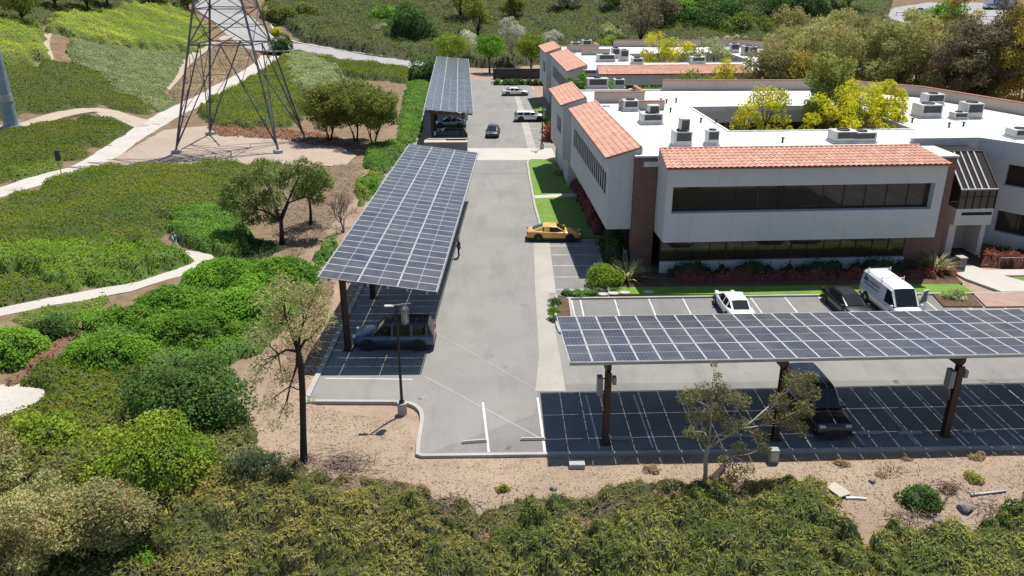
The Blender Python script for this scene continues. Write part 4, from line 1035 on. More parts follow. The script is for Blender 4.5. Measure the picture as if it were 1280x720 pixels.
q=P(578,188); street_lamp('street lamp behind the small flat-topped enclosure',(q.x+.2,q.y-.5,0),R(10),5.0)
q=P(677.5,186); street_lamp('street lamp at the corner of the lawn near the white wagon',(q.x,q.y,.1),R(-60),5.2)
# small enclosure between the carports
q=P(535,176,2.0); root=thing('trash_enclosure','low grey walled enclosure with a pale top between two carports','enclosure',(-10.9,101.2,0),R(2))
m=MB(); m.b2((0,0,0),(5.3,.2,2.0)); m.b2((0,.2,0),(.2,2.4,2.0)); m.b2((5.1,.2,0),(5.3,2.4,2.0)); m.b2((.2,2.2,0),(5.1,2.4,2.0)); m.build('wall',pm('enclosure_block',(.22,.21,.21),.9),root)
MB().b2((-.08,-.08,2.003),(5.38,.95,2.1)).build('coping',M['beige'],root); MB().b2((-.08,.95,2.003),(2.6,1.5,2.1)).build('cover_slab',M['beige'],root); MB().b2((.2,2.1,2.003),(5.3,2.48,2.09)).build('coping',M['beige'],root)
MB().b2((.25,.25,.02),(5.05,2.15,.06)).build('floor_slab',M['conc'],root)
# road sign
q=G(78,224); root=thing('road_sign','narrow dark sign on a thin post beside the service path','sign',(q.x,q.y,q.z),R(20))
MB().tube([(0,0,-.2),(0,0,3.1)],.04,8).build('post',M['galv'],root); MB().box((0,-.06,2.6),(.55,.03,1.1)).build('sign_panel',pm('sign_dark',(.05,.06,.05),.6),root)
# lattice tower
def pylon(label):
    pts=[G(221,192),G(348,192),G(381,176),G(263,169)]
    c=sum((p for p in pts),Vector())/4; root=thing('transmission_tower',label,'electricity pylon',c)
    st=pm('tower_steel',(.16,.165,.17),.5,metal=.3,c2=(.08,.085,.095),scale=.8); topc=Vector((.5,0,0)); foot=M['conc']
    half_t=1.15; ztop=27
    tops=[Vector((sx*half_t,sy*half_t,ztop)) for sx,sy in ((-1,-1),(1,-1),(1,1),(-1,1))]
    legs=[]
    for p,t in zip(pts,tops):
        a=p-c; a.z+=.5; legs.append((a,t)); m=MB(); m.bar(a,t,.21,.21)
        lo=m.build('leg',st,root)
        b=MB(); b.lathe([(.62,a.z-.9),(.62,a.z-.05),(.58,a.z)],16,c=(a.x,a.y,0)); b.build('footing',foot,lo)
    def at(i,z):
        a,t=legs[i%4]; f=(z-a.z)/(t.z-a.z); return a.lerp(t,f)
    lv=[1.2,13.0,17.2,20.4,23.0,25.2,27]
    for i in range(4):
        m=MB()
        for k in range(len(lv)-1):
            z0,z1=lv[k],lv[k+1]; w=.11 if k<2 else .09
            m.bar(at(i,z1),at(i+1,z1),w)
            if k==0:
                mid=(at(i,z1)+at(i+1,z1))/2
                m.bar(at(i,z0-.4),mid,.13); m.bar(at(i+1,z0-.4),mid,.13)
                for s,j in ((0,i),(1,i+1)):
                    for zz in (4.6,8.6):
                        f=(zz-z0)/(z1-z0); m.bar(at(j,zz),at(j,z0).lerp(mid,f),.065)
                    f=(8.6-z0)/(z1-z0);m.bar(at(j,4.6),at(j,z0).lerp(mid,f),.06); m.bar(at(j,13.0),at(j,z0).lerp(mid,f),.06); m.bar(at(j,z0),at(j,z0).lerp(mid,(4.6-z0)/(z1-z0)),.06)
            else:
                m.bar(at(i,z0),at(i+1,z1),w); m.bar(at(i+1,z0),at(i,z1),w)
                x=(at(i,z0)+at(i+1,z1)+at(i+1,z0)+at(i,z1))/4
                if k<3: m.bar(at(i,(z0+z1)/2),x,.07); m.bar(at(i+1,(z0+z1)/2),x,.07)
        m.build('bracing',st,root)
    m=MB(); 
    for z in (13.0,20.4): m.bar(at(0,z),at(2,z),.1); m.bar(at(1,z),at(3,z),.1)
    m.build('inner_strut',st,root)
    # body and arms above
    m=MB(); zt=44; q=[t.copy() for t in tops]; e=[Vector((t.x*.75,t.y*.75,zt)) for t in tops]
    for a,b in zip(q,e): m.bar(a,b,.2)
    for k in range(6):
        for i in range(4):
            f0,f1=k/6,(k+1)/6; m.bar(q[i].lerp(e[i],f0),q[(i+1)%4].lerp(e[(i+1)%4],f1),.1); m.bar(q[(i+1)%4].lerp(e[(i+1)%4],f0),q[i].lerp(e[i],f1),.1); m.bar(q[i].lerp(e[i],f1),q[(i+1)%4].lerp(e[(i+1)%4],f1),.1)
    m.build('tower_body',st,root)
    for z in (29.5,35.5,41.5):
        m=MB()
        for s in (-1,1):
            tip=Vector((s*6.5,0,z+1.2))
            for y in (-1,1): m.bar((s*1.05,y*1.05,z),tip,.12); m.bar((s*1.0,y*1.0,z+1.9),tip,.12)
        m.build('cross_arm',st,root)
    return root
pylon('tall grey steel lattice pylon standing on four concrete footings on the bare pad')
q=G(15,160); root=thing('steel_monopole','blue-grey tapered steel monopole on the hillside track','utility pole',q)
st=pm('monopole_steel',(.30,.36,.44),.5,metal=.3,c2=(.20,.25,.33),scale=1.6)
m=MB(); m.lathe([(.92,.35),(.86,4.0),(.85,4.0),(.60,20),(.42,38)],14); m.build('shaft',st,root,smooth=False)
m=MB(); m.lathe([(1.2,.22),(1.2,.36)],18); m.build('base_flange',M['galv'],root); MB().lathe([(1.5,-.8),(1.5,.22)],18).build('footing',M['conc'],root)
MB().lathe([(.93,3.6),(.90,4.5)],14).build('collar',M['galv'],root)
# ================================================================== small objects of the car park and bank
def stop(u,v,label):
    q=P(u,v); o=MB(); o.prism([(-.65,-.09),(.65,-.09),(.65,.09),(-.65,.09)],0,.08); o.prism([(-.61,-.06),(.61,-.06),(.61,.06),(-.61,.06)],.08,.14)
    o=o.build('wheel_stop',M['conc'],bevel=.015); o.location=(q.x,q.y,.012); o.rotation_euler=(0,0,R(1.5)); tag(o,label,'wheel stop','concrete wheel stops of the front stalls'); return o
stop(593,553,'concrete wheel stop lying askew beside the lone white stall line').rotation_euler=(0,0,R(8))
stop(666,550,'concrete wheel stop in the sun at the edge of the carport shadow')
for u,v,l in ((774,549,'concrete wheel stop beside the first brown carport post'),(880,547,'concrete wheel stop behind the gum tree trunk'),(925,546,'concrete wheel stop seen through the branches of the gum tree'),(1018,545,'concrete wheel stop in front of the black SUV'),(1087,542,'concrete wheel stop in the empty bay next to the black SUV'),(1137,542,'concrete wheel stop near the foot of the third carport post'),(1216,540,'concrete wheel stop in the bay past the third carport post')): stop(u,v,l)
def small(name,label,cat,mb,mat,loc,rz=0,bevel=0,up=0,smooth=False,group=None):
    o=mb.build(name,mat,bevel=bevel,smooth=smooth); o.location=(loc[0],loc[1],loc[2]+up); o.rotation_euler=(0,0,rz); tag(o,label,cat,group); return o
q=P(721,583); small('concrete_block','pale concrete block at the kerb under the carport edge','block',MB().box((0,0,.1),(.78,.45,.3)),M['conc'],(q.x,q.y,hz(q.x,q.y)),bevel=.03)
q=P(966,576); root=thing('utility_box','rounded grey utility box standing by the kerb behind the gum tree','utility box',(q.x,q.y,hz(q.x,q.y)))
MB().box((0,0,.36),(.5,.42,.8)).build('cabinet',M['box_grey'],root,bevel=.08); MB().box((0,-.215,.4),(.34,.02,.5)).build('door',M['galv'],root)
def logbar(a,b,r,mat,name,label,cat,n=8):
    a=G(*a);b=G(*b); c=(a+b)/2; m=MB(); m.tube([a-c+Vector((0,0,r)),Vector((rnd.gauss(0,.03),rnd.gauss(0,.03),r)),b-c+Vector((0,0,r))],[r,r*.95,r*.85],n); return small(name,label,cat,m,mat,c)
M['bark']=pm('bark_brown',(.13,.09,.065),.95,c2=(.085,.06,.045),scale=3,fine=12); M['bark_pale']=pm('bark_pale',(.42,.37,.31),.9,c2=(.30,.25,.2),scale=3); M['twig']=pm('dry_twig',(.24,.18,.145),.95,c2=(.17,.125,.10),scale=4)
M['bark_dark']=pm('bark_dark',(.045,.035,.03),.95,c2=(.03,.025,.02),scale=3)
logbar((1057,624),(1083,625),.07,M['p_white'],'white_pipe','short white pipe lying between the bushes of the bank','pipe'); logbar((1213,620),(1257,615),.07,M['galv'],'fallen_pole','long grey pole lying on the dry bank','pole')
logbar((888,604),(905,585),.16,M['bark_dark'],'tree_stump','leaning cut stump beside the gum tree','stump'); 
q=G(1044,611); small('plywood_sheet','pale board lying on the dirt at the edge of the bushes','board',MB().box((0,0,.05),(.7,1.3,.05)),M['beige'],q,R(25))
def rock(u,v,s,label):
    q=G(u,v); bm=bmesh.new(); bmesh.ops.create_icosphere(bm,subdivisions=2,radius=s)
    for p in bm.verts: p.co*=1+rnd.uniform(-.18,.18); p.co.z*=.7
    me=bpy.data.meshes.new('rock'); bm.to_mesh(me); bm.free(); me.materials.append(M['rockm']); o=link(bpy.data.objects.new('rock',me)); o.location=q+Vector((0,0,s*.35)); tag(o,label,'rock'); return o
M['rockm']=pm('rock_grey',(.26,.24,.225),.95,c2=(.17,.155,.145),scale=4)
rock(1206,636,.32,'dark grey boulder on the bare bank below the fallen pole'); rock(1172,652,.2,'small pale stone in the dry gap of the bank'); rock(692,611,.18,'small stone on the dirt below the carport shadow'); rock(1090,602,.16,'small stone near the sage bush on the bank')
q=[G(374,566),G(377,590),G(378,612),G(378,640),G(375,668)]; c=q[2]; m=MB(); m.tube([p-c+Vector((0,0,.42 if i>1 else .1)) for i,p in enumerate(q)],.03,6); small('white_rope','thin white hose running down through the ground cover below the tree','hose',m,M['p_white'],c)
def brush(u,v,n,spread,label,mat='twig'):
    q=G(u,v); m=MB()
    for i in range(n):
        a=rnd.uniform(0,6.28); p=Vector((rnd.gauss(0,spread*.4),rnd.gauss(0,spread*.3),rnd.uniform(.03,.3))); d=Vector((math.cos(a),math.sin(a)*.7,rnd.uniform(-.05,.25)))*rnd.uniform(.5,1.0)*spread*.7
        m.tube([p,p+d*.5+Vector((0,0,rnd.uniform(0,.1))),p+d],[.022,.015,.007],4)
    o=m.build('brushwood',M[mat]); o.location=q; tag(o,label,'brushwood'); return o
brush(748,632,70,1.5,'grey heap of dry branches in the gap of the ground cover'); brush(568,632,55,1.4,'thin dry branches lying on the edge of the ground cover'); brush(425,583,150,1.9,'purplish brown heap of dead twigs beside the dark trunk'); brush(375,578,80,1.1,'dry twigs around the foot of the dark trunk'); brush(1180,612,40,1.4,'dead branches scattered on the bare bank'); brush(1130,650,50,1.6,'dry branches lying in the gap under the sage bush'); brush(1240,640,50,1.3,'reddish brown dead brush at the side of the dark green bush'); brush(1112,590,26,.8,'small dead plant on the dirt strip')
# ================================================================== rooftop units
M['ac']=pm('ac_cabinet',(.52,.52,.51),.5,metal=.2,c2=(.45,.45,.44),scale=2); M['acd']=pm('ac_coil_dark',(.06,.06,.062),.7)
def ac(u,v,w,d,hh,label,rz=3.6,tall=False,z=8.63):
    q=P(u,v,z); root=thing('rooftop_unit',label,'air conditioner',(q.x,q.y,z),R(rz),'air conditioning units on the white roofs')
    MB().b2((-w/2-.1,-d/2-.1,0),(w/2+.1,d/2+.1,.15)).build('curb',M['roofw'],root)
    MB().b2((-w/2,-d/2,.15),(w/2,d/2,hh)).build('cabinet',M['ac'],root,bevel=.02)
    for y,s in ((-d/2,-1),):
        MB().b2((-w*.38,y-.02,hh*.42),(w*.42,y+.004,hh*.92)).build('coil',M['acd'],root)
    MB().b2((w/2-.004,-d*.36,hh*.35),(w/2+.02,d*.36,hh*.9)).build('coil',M['acd'],root)
    f=MB(); f.lathe([(min(w,d)*.36,hh),(min(w,d)*.36,hh+.09),(min(w,d)*.30,hh+.09),(min(w,d)*.3,hh+.02)],16); f.build('fan_guard',M['acd'],root)
    if tall:
        MB().b2((-w*.18,-d*.28,hh),(w*.36,d*.28,hh*1.75)).build('upper_cabinet',M['ac'],root,bevel=.02); MB().b2((-w*.10,-d*.28-.015,hh*1.08),(w*.32,-d*.28+.003,hh*1.66)).build('coil',M['acd'],root)
    return root
for a in ((851,183,1.5,1.3,1.35,'tall double air conditioner behind the tile slope of the near office',3.6,True),(889,181,1.0,.9,1.25,'single slim air conditioner next to the tall double unit'),
 (813,154,2.0,1.6,1.0,'air conditioner with a boxy upper section nearest the side wing slope',3.6,True),(787,138,1.6,1.3,1.1,'square air conditioner between the low beige parapet and the double unit'),
 (746,111,2.6,1.2,1.3,'long pale air conditioner at the corner behind the small tile slope'),(773,110,1.3,1.1,1.1,'grey air conditioner standing beside the long pale unit'),(792,121,1.1,.8,.9,'small air conditioner alone in front of the beige corner parapet'),(768,122,2.4,.9,.5,'flat low duct unit lying in front of the long pale unit'),
 (1052,177,2.0,1.5,1.0,'air conditioner just behind the ridge under the golden trees',3.6,False),(1075,177,2.2,1.3,.9,'lower air conditioner attached to the one behind the ridge'),
 (1157,146,2.2,1.8,1.3,'large air conditioner beyond the courtyard edge'),(1164,131,2.0,1.4,1.2,'air conditioner against the beige parapet behind the large unit'),(1197,149,1.4,1.0,.7,'low dark air conditioner in front of a taller one by the parapet'),(1211,147,1.7,1.6,1.5,'tall air conditioner beside the low dark one by the parapet'),(1273,172,1.8,1.4,.8,'air conditioner at the roof corner above the wing windows'),
 (719,61,1.6,1.3,1.2,'air conditioner at the start of the row on the second office roof'),(733,60,1.7,1.5,1.4,'second air conditioner of the row on the second office roof'),(739,64.5,1.5,1.2,1.0,'air conditioner in front of the row on the second office roof'),(757,77,2.8,1.5,1.1,'long low air conditioner near the ridge of the second office'),(769,73,1.3,1.2,1.6,'upright dark air conditioner by the long low one on the second office'),(779.5,76,1.3,1.2,1.7,'upright air conditioner next to the dark upright one on the second office'),(796,80,1.7,1.3,.9,'air conditioner half behind the second office ridge'),
 (863,63,1.6,1.3,1.0,'air conditioner behind the golden trees of the second courtyard'),(871,79,2.2,1.6,1.0,'flat air conditioner in front of the second courtyard'),(917,66,1.5,1.3,1.5,'air conditioner standing apart beside the second courtyard tree'),(934,69,1.9,1.5,1.5,'pale air conditioner in the cluster past the second courtyard'),(940,70,1.3,1.2,1.5,'dark-sided air conditioner in the cluster past the second courtyard'),(958,72,2.0,1.5,1.2,'air conditioner at the end of the cluster past the second courtyard')):
    ac(*a)
# roof vents
for i,(u,v) in enumerate(((876,153),(895,154),(908,157),(924,162),(826,128),(833,129),(845,128),(810,134),(838,140),(978,178),(1123,151),(1140,153),(1186,159),(1204,158))):
    q=P(u,v,8.63); o=MB().lathe([(.09,0),(.09,.35),(.16,.36),(.16,.44)],10).build('roof_vent',M['acd']); o.location=q; tag(o,'small dark vent pipe on the white roof of the near office','vent pipe','vent pipes on the near white roof')
# far retaining wall and lot
root=thing('retaining_wall','dark brown retaining wall at the end of the drive','wall',(-4,176.5,0),R(3.6))
MB().b2((0,0,-.3),(34,.35,1.9)).build('wall_face',pm('wall_brown',(.075,.06,.055),.9,c2=(.05,.042,.04),scale=.8,fine=4),root); MB().b2((-.05,-.06,1.903),(34.05,.41,2.02)).build('coping',M['bark_dark'],root)

q=P(1199,336,.12); root=thing('litter_bin','square grey litter bin at the side of the entrance walkway','litter bin',q,R(10))
MB().b2((-.3,-.3,0),(.3,.3,.95)).build('body',pm('bin_grey',(.14,.14,.145),.7),root,bevel=.02); MB().b2((-.34,-.34,.953),(.34,.34,1.05)).build('lid',M['conc'],root,bevel=.02)
root=thing('handrail','low pale handrail along the path before the coral hedge','railing',(39.2,61.65,.1),R(1.5))
m=MB(); m.tube([(0,0,.85),(9,0,.85)],.035,6); m.build('rail',M['lampgrey'],root)
for i in range(7): MB().tube([(i*1.5,0,0),(i*1.5,0,.84)],.028,6).build('rail_post',M['lampgrey'],root)
# ================================================================== foliage materials
LM={}
LM['bright']=[leafm('leaf_bright_green',(.085,.19,.02),(.15,.27,.035),(.07,.15,.02),.35,gain=1.75), pm('stem_green',(.05,.10,.015),.9)]
LM['lime']=[leafm('leaf_lime',(.14,.20,.022),(.25,.29,.045),(.10,.165,.02),.35,gain=1.6), pm('stem_lime',(.08,.12,.02),.9)]
LM['band']=[leafm('leaf_spring_green',(.12,.22,.018),(.21,.31,.03),(.085,.175,.015),.3,gain=1.75), pm('stem_spring_green',(.08,.13,.015),.9)]
LM['olive']=[leafm('leaf_olive',(.08,.112,.007),(.145,.16,.012),(.062,.105,.008),.12,dry=(.14,.125,.016)), pm('stem_olive',(.055,.07,.012),.9)]
LM['dark']=[leafm('leaf_dark_green',(.03,.065,.016),(.065,.115,.03),(.028,.055,.016),.6), pm('stem_dark',(.02,.035,.01),.9)]
LM['sage']=[leafm('leaf_sage',(.16,.185,.09),(.25,.265,.155),(.12,.155,.06),.3,gain=2.4), pm('stem_sage',(.09,.11,.05),.9)]
LM['juniper']=[leafm('leaf_juniper',(.135,.13,.034),(.25,.215,.075),(.085,.105,.025),.5,dry=(.22,.16,.065)), pm('stem_juniper',(.055,.06,.022),.9)]
LM['juniperg']=[leafm('leaf_juniper_green',(.115,.125,.03),(.225,.21,.065),(.08,.11,.024),.55,dry=(.21,.155,.06)), pm('stem_juniper_green',(.04,.055,.018),.9)]
LM['yellowhedge']=[leafm('leaf_yellow_green',(.19,.24,.03),(.30,.32,.05),(.13,.18,.025),.15,gain=2.3), pm('stem_yellow_green',(.10,.13,.025),.9)]
LM['gold']=[leafm('leaf_golden',(.54,.46,.015),(.62,.55,.03),(.40,.43,.03),.5,gain=1.1), pm('stem_golden',(.2,.2,.02),.9)]
LM['scrub']=[leafm('leaf_scrub',(.065,.085,.018),(.125,.14,.034),(.09,.13,.022),.06,dry=(.12,.105,.045)), pm('stem_scrub',(.05,.055,.02),.9)]
LM['gum']=[leafm('leaf_gum',(.13,.15,.06),(.24,.23,.12),(.16,.14,.075),.6,dry=(.25,.16,.10)), M['twig']]
LM['euc']=[leafm('leaf_eucalyptus',(.085,.10,.038),(.165,.165,.07),(.125,.115,.05),  .16,dry=(.22,.14,.085),gain=2.8,trans=.45), M['twig']]
LM['eucy']=[leafm('leaf_eucalyptus_yellow',(.17,.15,.03),(.27,.22,.05),(.13,.125,.03),.2,gain=2.2,trans=.45), M['twig']]
LM['eucd']=[leafm('leaf_eucalyptus_dark',(.055,.055,.035),(.11,.095,.065),(.075,.06,.045),.25,gain=2.7,trans=.45), M['twig']]
LM['olivetree']=[leafm('leaf_olive_tree',(.085,.115,.035),(.16,.18,.075),(.07,.10,.025),.5), M['twig']]
LM['oak']=[leafm('leaf_oak',(.075,.105,.024),(.14,.16,.045),(.11,.115,.03),.4,dry=(.17,.135,.05)), pm('stem_oak',(.06,.06,.02),.9)]
LM['red']=[leafm('leaf_red',(.24,.04,.045),(.38,.10,.085),(.13,.05,.03),.6), pm('stem_red',(.10,.03,.025),.9)]
LM['redgrass']=[leafm('dry_red_grass',(.23,.10,.065),(.34,.17,.11),(.17,.10,.055),.4), pm('stem_dry',(.17,.10,.07),.9)]
LM['pale']=[leafm('leaf_pale',(.34,.33,.25),(.50,.47,.37),(.26,.27,.17),.4), pm('stem_pale',(.2,.19,.14),.9)]
LM['grey']=[leafm('leaf_grey_brush',(.22,.20,.16),(.36,.33,.28),(.17,.17,.12),.4), pm('stem_grey',(.16,.14,.11),.9)]
LM['dry']=[leafm('dry_litter',(.20,.14,.09),(.33,.24,.16),(.15,.11,.075),.3), pm('litter',(.17,.12,.085),.9)]
# ------------------------------------------------------------------ ground covers (nobody could count these plants)
def zone(label, px, H_, rad, leaf, dens, mat, step=None, floor=.35, world=False, **k):
    pw=px if world else GP(px)
    if not world:
        cx=sum(p[0] for p in pw)/len(pw);cy=sum(p[1] for p in pw)/len(pw); g_=.32*rad+.25
        pw=[(x+(x-cx)/math.hypot(x-cx,y-cy)*g_,y+(y-cy)/math.hypot(x-cx,y-cy)*g_) for x,y in pw]
    return cover('ground_cover',label,pw,H_,rad,leaf,dens,LM[mat],step,floor,**k)
# the bank in the foreground
def bank(pts): return [tuple(p) for p in pts]
W=lambda u,v: tuple(G(u,v)[:2])
edge1=[W(195,660),W(245,622),W(305,582),W(345,594),W(372,606),W(415,620),W(470,622),W(525,636),W(560,662),W(600,676),W(660,648),W(700,646),W(738,672),W(775,646),W(830,638),W(862,632)]
zone('feathery yellow-green ground cover spreading over the bank',[] ,.62,.85,.15,150,'juniper',step=.16,world=True) if False else None
o=cover('ground_cover','feathery yellow-green ground cover on the bank below the dark trunk',[(-16.5,18),(-15.8,26)]+edge1[:10]+[(1.3,25),(1.3,18)],1.05,1.1,.24,150,LM['juniper'],.14,.08,flop=.42,asp=.2,sprig=.09,spray=True,sh=.5)
o=cover('ground_cover','greener feathery ground cover on the bank below the gum tree',[(-.9,18),(-1.0,25)]+edge1[9:]+[W(930,632),W(985,626),W(1030,634),W(1048,660),W(1090,690),(15.6,25),(16.2,18)],1.05,1.15,.24,150,LM['juniperg'],.14,.08,flop=.42,asp=.2,sprig=.09,spray=True,sh=.5)
o=cover('ground_cover','patchy low ground cover on the bare side of the bank',[(15.2,18),(14.8,26.5),W(1085,672),W(1120,655),W(1160,668),W(1210,664),W(1290,640),W(1330,620),(33,18)],1.1,.85,.22,150,LM['juniperg'],.14,.2,flop=.42,asp=.22,gaps=.12,sprig=.09,spray=True,sh=.5)
E2=lambda q,d:(q[0]+rnd.uniform(-.3,.3),q[1]+d+rnd.uniform(-.5,.5))
ed=edge1[2:]+[W(930,632),W(985,626),W(1030,634),W(1048,660)]
o=cover('ground_cover','ragged outlying tufts of ground cover along the edge of the dry soil',[E2(q,-1.0) for q in ed]+[E2(q,1.5) for q in ed[::-1]],.55,.42,.19,120,LM['juniper'],.12,.2,flop=.5,asp=.22,gaps=.62,sprig=.10,spray=True)
o=cover('ground_cover','dead brown undergrowth along the edge of the dry soil',[E2(q,-.9) for q in ed]+[E2(q,1.1) for q in ed[::-1]],.3,.34,.15,130,LM['dry'],.12,.2,flop=.6,asp=.25,gaps=.55,sprig=.12,spray=True)
# slopes beside the drive
zone('smooth olive ground cover below the pylon pad',[(-60,272),(0,262),(60,238),(115,216),(215,216),(300,212),(345,208),(330,228),(285,250),(272,262),(215,276),(205,300),(212,316),(110,316),(0,322),(-60,330)],1.15,3.0,.19,52,'olive',step=.45,floor=.35,sh=.2)
zone('bright green band of ground cover along the garden path',[(-30,322),(40,315),(110,314),(200,318),(236,318),(246,327),(225,336),(160,352),(90,362),(60,352),(30,346),(-30,350)],1.2,1.4,.19,66,'band',step=.3,floor=.35)
zone('olive strip of ground cover under the bright band by the path',[(-40,352),(25,348),(60,356),(84,366),(0,384),(-40,394)],.45,1.1,.2,45,'olive',step=.3)
zone('bright green ground cover beside the walking person',[(212,272),(262,263),(300,278),(312,300),(306,322),(268,324),(246,312),(222,300)],.9,1.0,.2,60,'bright',step=.25,floor=.5)
zone('low olive ground cover between the service path and the dirt track',[(-60,186),(0,166),(60,155),(122,148),(164,154),(168,160),(150,172),(100,196),(60,206),(0,228),(-60,244)],.7,3.0,.24,32,'olive',step=.6,floor=.4,sh=.2)
zone('bright green weeds at the edge of the service path',[(5,212),(40,203),(74,203),(72,212),(20,226)],.5,.8,.22,45,'lime',step=.3)
zone('dark olive ground cover low on the hillside',[(-80,100),(0,88),(60,82),(95,80),(135,104),(150,120),(190,134),(182,144),(150,140),(122,132),(80,136),(20,148),(-80,158)],.8,3.4,.26,26,'olive',step=.7,floor=.4,sh=.2)
zone('grey sage brush streaking down the hillside',[(90,48),(130,60),(180,64),(235,68),(222,90),(203,116),(222,128),(200,143),(188,134),(150,118),(136,102),(98,82),(86,66)],.5,1.1,.34,18,'sage',step=.4,floor=.4)
zone('yellow-green hedges terraced over the top of the hillside',[(60,40),(72,26),(150,14),(200,8),(240,18),(262,40),(240,66),(190,64),(130,56),(92,48)],1.6,2.8,.28,24,'yellowhedge',step=.5,floor=.2,sh=.2)
zone('rounded yellow-green hedges at the side of the hill gully',[(-60,42),(0,32),(30,28),(50,40),(56,56),(60,74),(44,82),(0,86),(-60,92)],1.6,2.8,.28,24,'yellowhedge',step=.5,floor=.2,sh=.2)
zone('low scrub along the crest of the hillside',[(-80,28),(0,8),(100,-6),(220,-10),(236,10),(195,6),(145,13),(70,24),(52,36),(34,27),(0,30),(-80,40)],.8,1.8,.4,10,'scrub',step=.7)
zone('dry brush between the ditch and the service path',[(236,88),(262,62),(300,52),(332,66),(306,90),(262,116),(225,136),(212,118)],.4,1.0,.34,12,'dry',step=.5)
zone('green mounds of ground cover behind the pylon',[(246,146),(270,124),(318,96),(345,78),(362,70),(400,72),(408,104),(392,140),(360,158),(318,162),(275,158)],1.2,2.8,.26,24,'olive',step=.6,floor=.3,sh=.2)
zone('pale sage mounds beside the bend of the road',[(352,76),(372,72),(404,78),(426,96),(428,116),(400,130),(382,128),(362,104)],1.6,2.6,.34,18,'sage',step=.6,floor=.4)
zone('bright lime planting near the pylon leg',[(318,118),(345,102),(372,128),(366,148),(330,146)],.7,1.3,.3,24,'lime',step=.4)
zone('rounded dark lime mounds below the access road',[(368,70),(430,80),(512,90),(522,96),(508,104),(492,103),(440,98),(420,92)],1.3,3.2,.3,20,'olive',step=.7,floor=.2,sh=.2)
zone('bright green strip beside the far carport',[(508,106),(540,100),(532,130),(526,172),(512,182),(496,178),(500,150)],.6,1.5,.3,24,'bright',step=.5,floor=.5)
zone('bright green ground cover beside the near carport',[(460,186),(508,180),(500,198),(482,218),(470,222),(458,206)],.8,1.2,.24,40,'bright',step=.35,floor=.5)
zone('green ground cover tucked under the carport edge',[(448,234),(464,222),(478,222),(462,248),(450,258)],.9,1.1,.24,40,'lime',step=.35)
zone('bright green ground cover by the carport corner',[(392,326),(410,308),(424,304),(412,322),(398,338)],.7,.8,.2,55,'bright',step=.3)
zone('reddish dry grass around the pylon footings',[(262,160),(300,158),(372,166),(420,172),(438,182),(405,184),(345,174),(300,172),(268,170)],.6,.8,.34,16,'redgrass',step=.4,gaps=.25)
zone('dark leafy litter and weeds on the slope under the grey-green tree',[(300,296),(330,300),(352,312),(318,328),(300,318)],.5,.8,.2,50,'dark',step=.3,gaps=.1)
zone('thin dry weeds on the bare slope',[(330,228),(440,205),(455,212),(440,250),(405,292),(372,322),(345,300),(335,260)],.3,.6,.2,18,'dry',step=.35,gaps=.45)
zone('dry leaves and weeds on the dirt beside the carport',[(400,345),(425,330),(415,372),(398,430),(372,478),(345,476),(358,430),(380,388)],.22,.45,.16,40,'dry',step=.25,gaps=.4)
zone('olive and lime undergrowth at the foot of the slope',[(-30,520),(20,500),(45,470),(100,445),(150,450),(190,470),(188,520),(150,540),(90,560),(30,580),(-30,590)],.7,.9,.18,75,'olive',step=.22,floor=.4)
zone('bright green ground cover joining the shrub mounds of the slope',[(246,352),(280,338),(330,334),(388,350),(392,372),(345,410),(318,440),(285,452),(225,462),(150,472),(95,446),(120,422),(150,400),(205,377)],.75,1.2,.19,60,'bright',step=.28,floor=.3,flop=.5)
zone('dark leafy undergrowth between the large bushes',[(120,520),(190,505),(300,520),(312,548),(285,600),(235,640),(190,655),(120,640),(60,585),(90,545)],.6,.8,.17,80,'oak',step=.22,floor=.4)
zone('dry ochre plants beside the paved circle',[(12,480),(36,462),(70,434),(84,430),(82,442),(52,462),(28,482)],.45,.5,.16,70,'redgrass',step=.2)
zone('brown twiggy undergrowth in the low corner of the bank',[(-60,590),(0,575),(60,585),(110,640),(150,660),(195,655),(200,760),(-60,760)],.9,.9,.18,80,'oak',step=.2,floor=.15)
zone('weeds along the edge of the garden path',[(20,398),(60,386),(128,372),(130,380),(90,398),(40,408)],.35,.5,.16,60,'lime',step=.22,gaps=.2)
zone('chaparral scrub over the far slope beyond the road',[(330,-8),(350,30),(380,52),(450,66),(520,78),(560,84),(640,84),(700,78),(820,76),(960,60),(980,40),(990,-12),(660,-14)],1.9,2.5,.45,8,'scrub',step=.9,floor=.12)
zone('chaparral scrub behind the eucalyptus belt',[(960,62),(985,-12),(1120,-8),(1110,25),(1150,40),(1300,50),(1300,95),(1100,80)],1.0,2.2,.55,5,'scrub',step=1.2,floor=.3)
# ------------------------------------------------------------------ shrubs, each one a thing
def blob_arrays(rng, rx, ry, rz, leaf, dens, lumps=None, flop=.6, asp=.55, lr=.36, smooth=False):
    K=lumps or 26; c=[]
    for i in range(K):
        d=rng.normal(0,1,3); d/=np.linalg.norm(d); d[2]=abs(d[2])*.95-.05; s=rng.uniform(.84,.95) if smooth else rng.uniform(.5,.95); c.append((d[0]*rx*s,d[1]*ry*s,max(d[2],.02)*rz*s+rz*.06))
    c=np.array(c); rr=lr*min(rx,ry,rz*1.3)*(rng.uniform(.8,1.25,K) if smooth else rng.uniform(.5,1.45,K))
    A=4*np.pi*rr**2*.6; n=(A*dens).astype(int)+8; pts=[];nn=[]
    for i in range(K):
        d=rng.normal(0,1,(n[i],3)); d/=np.linalg.norm(d,axis=1)[:,None]; d[:,2]=np.where(d[:,2]<-.35,-d[:,2],d[:,2])
        p=c[i]+d*rr[i]*rng.uniform(.78,1.25,(n[i],1))
        q=((p[:,None,:]-c[None])**2).sum(2)<(rr*.72)[None]**2
        k=~q.any(1)&(p[:,2]>-.05); pts.append(p[k]); nn.append(d[k]*.8+np.array([0,0,.5]))
    return np.concatenate(pts),np.concatenate(nn),c,rr
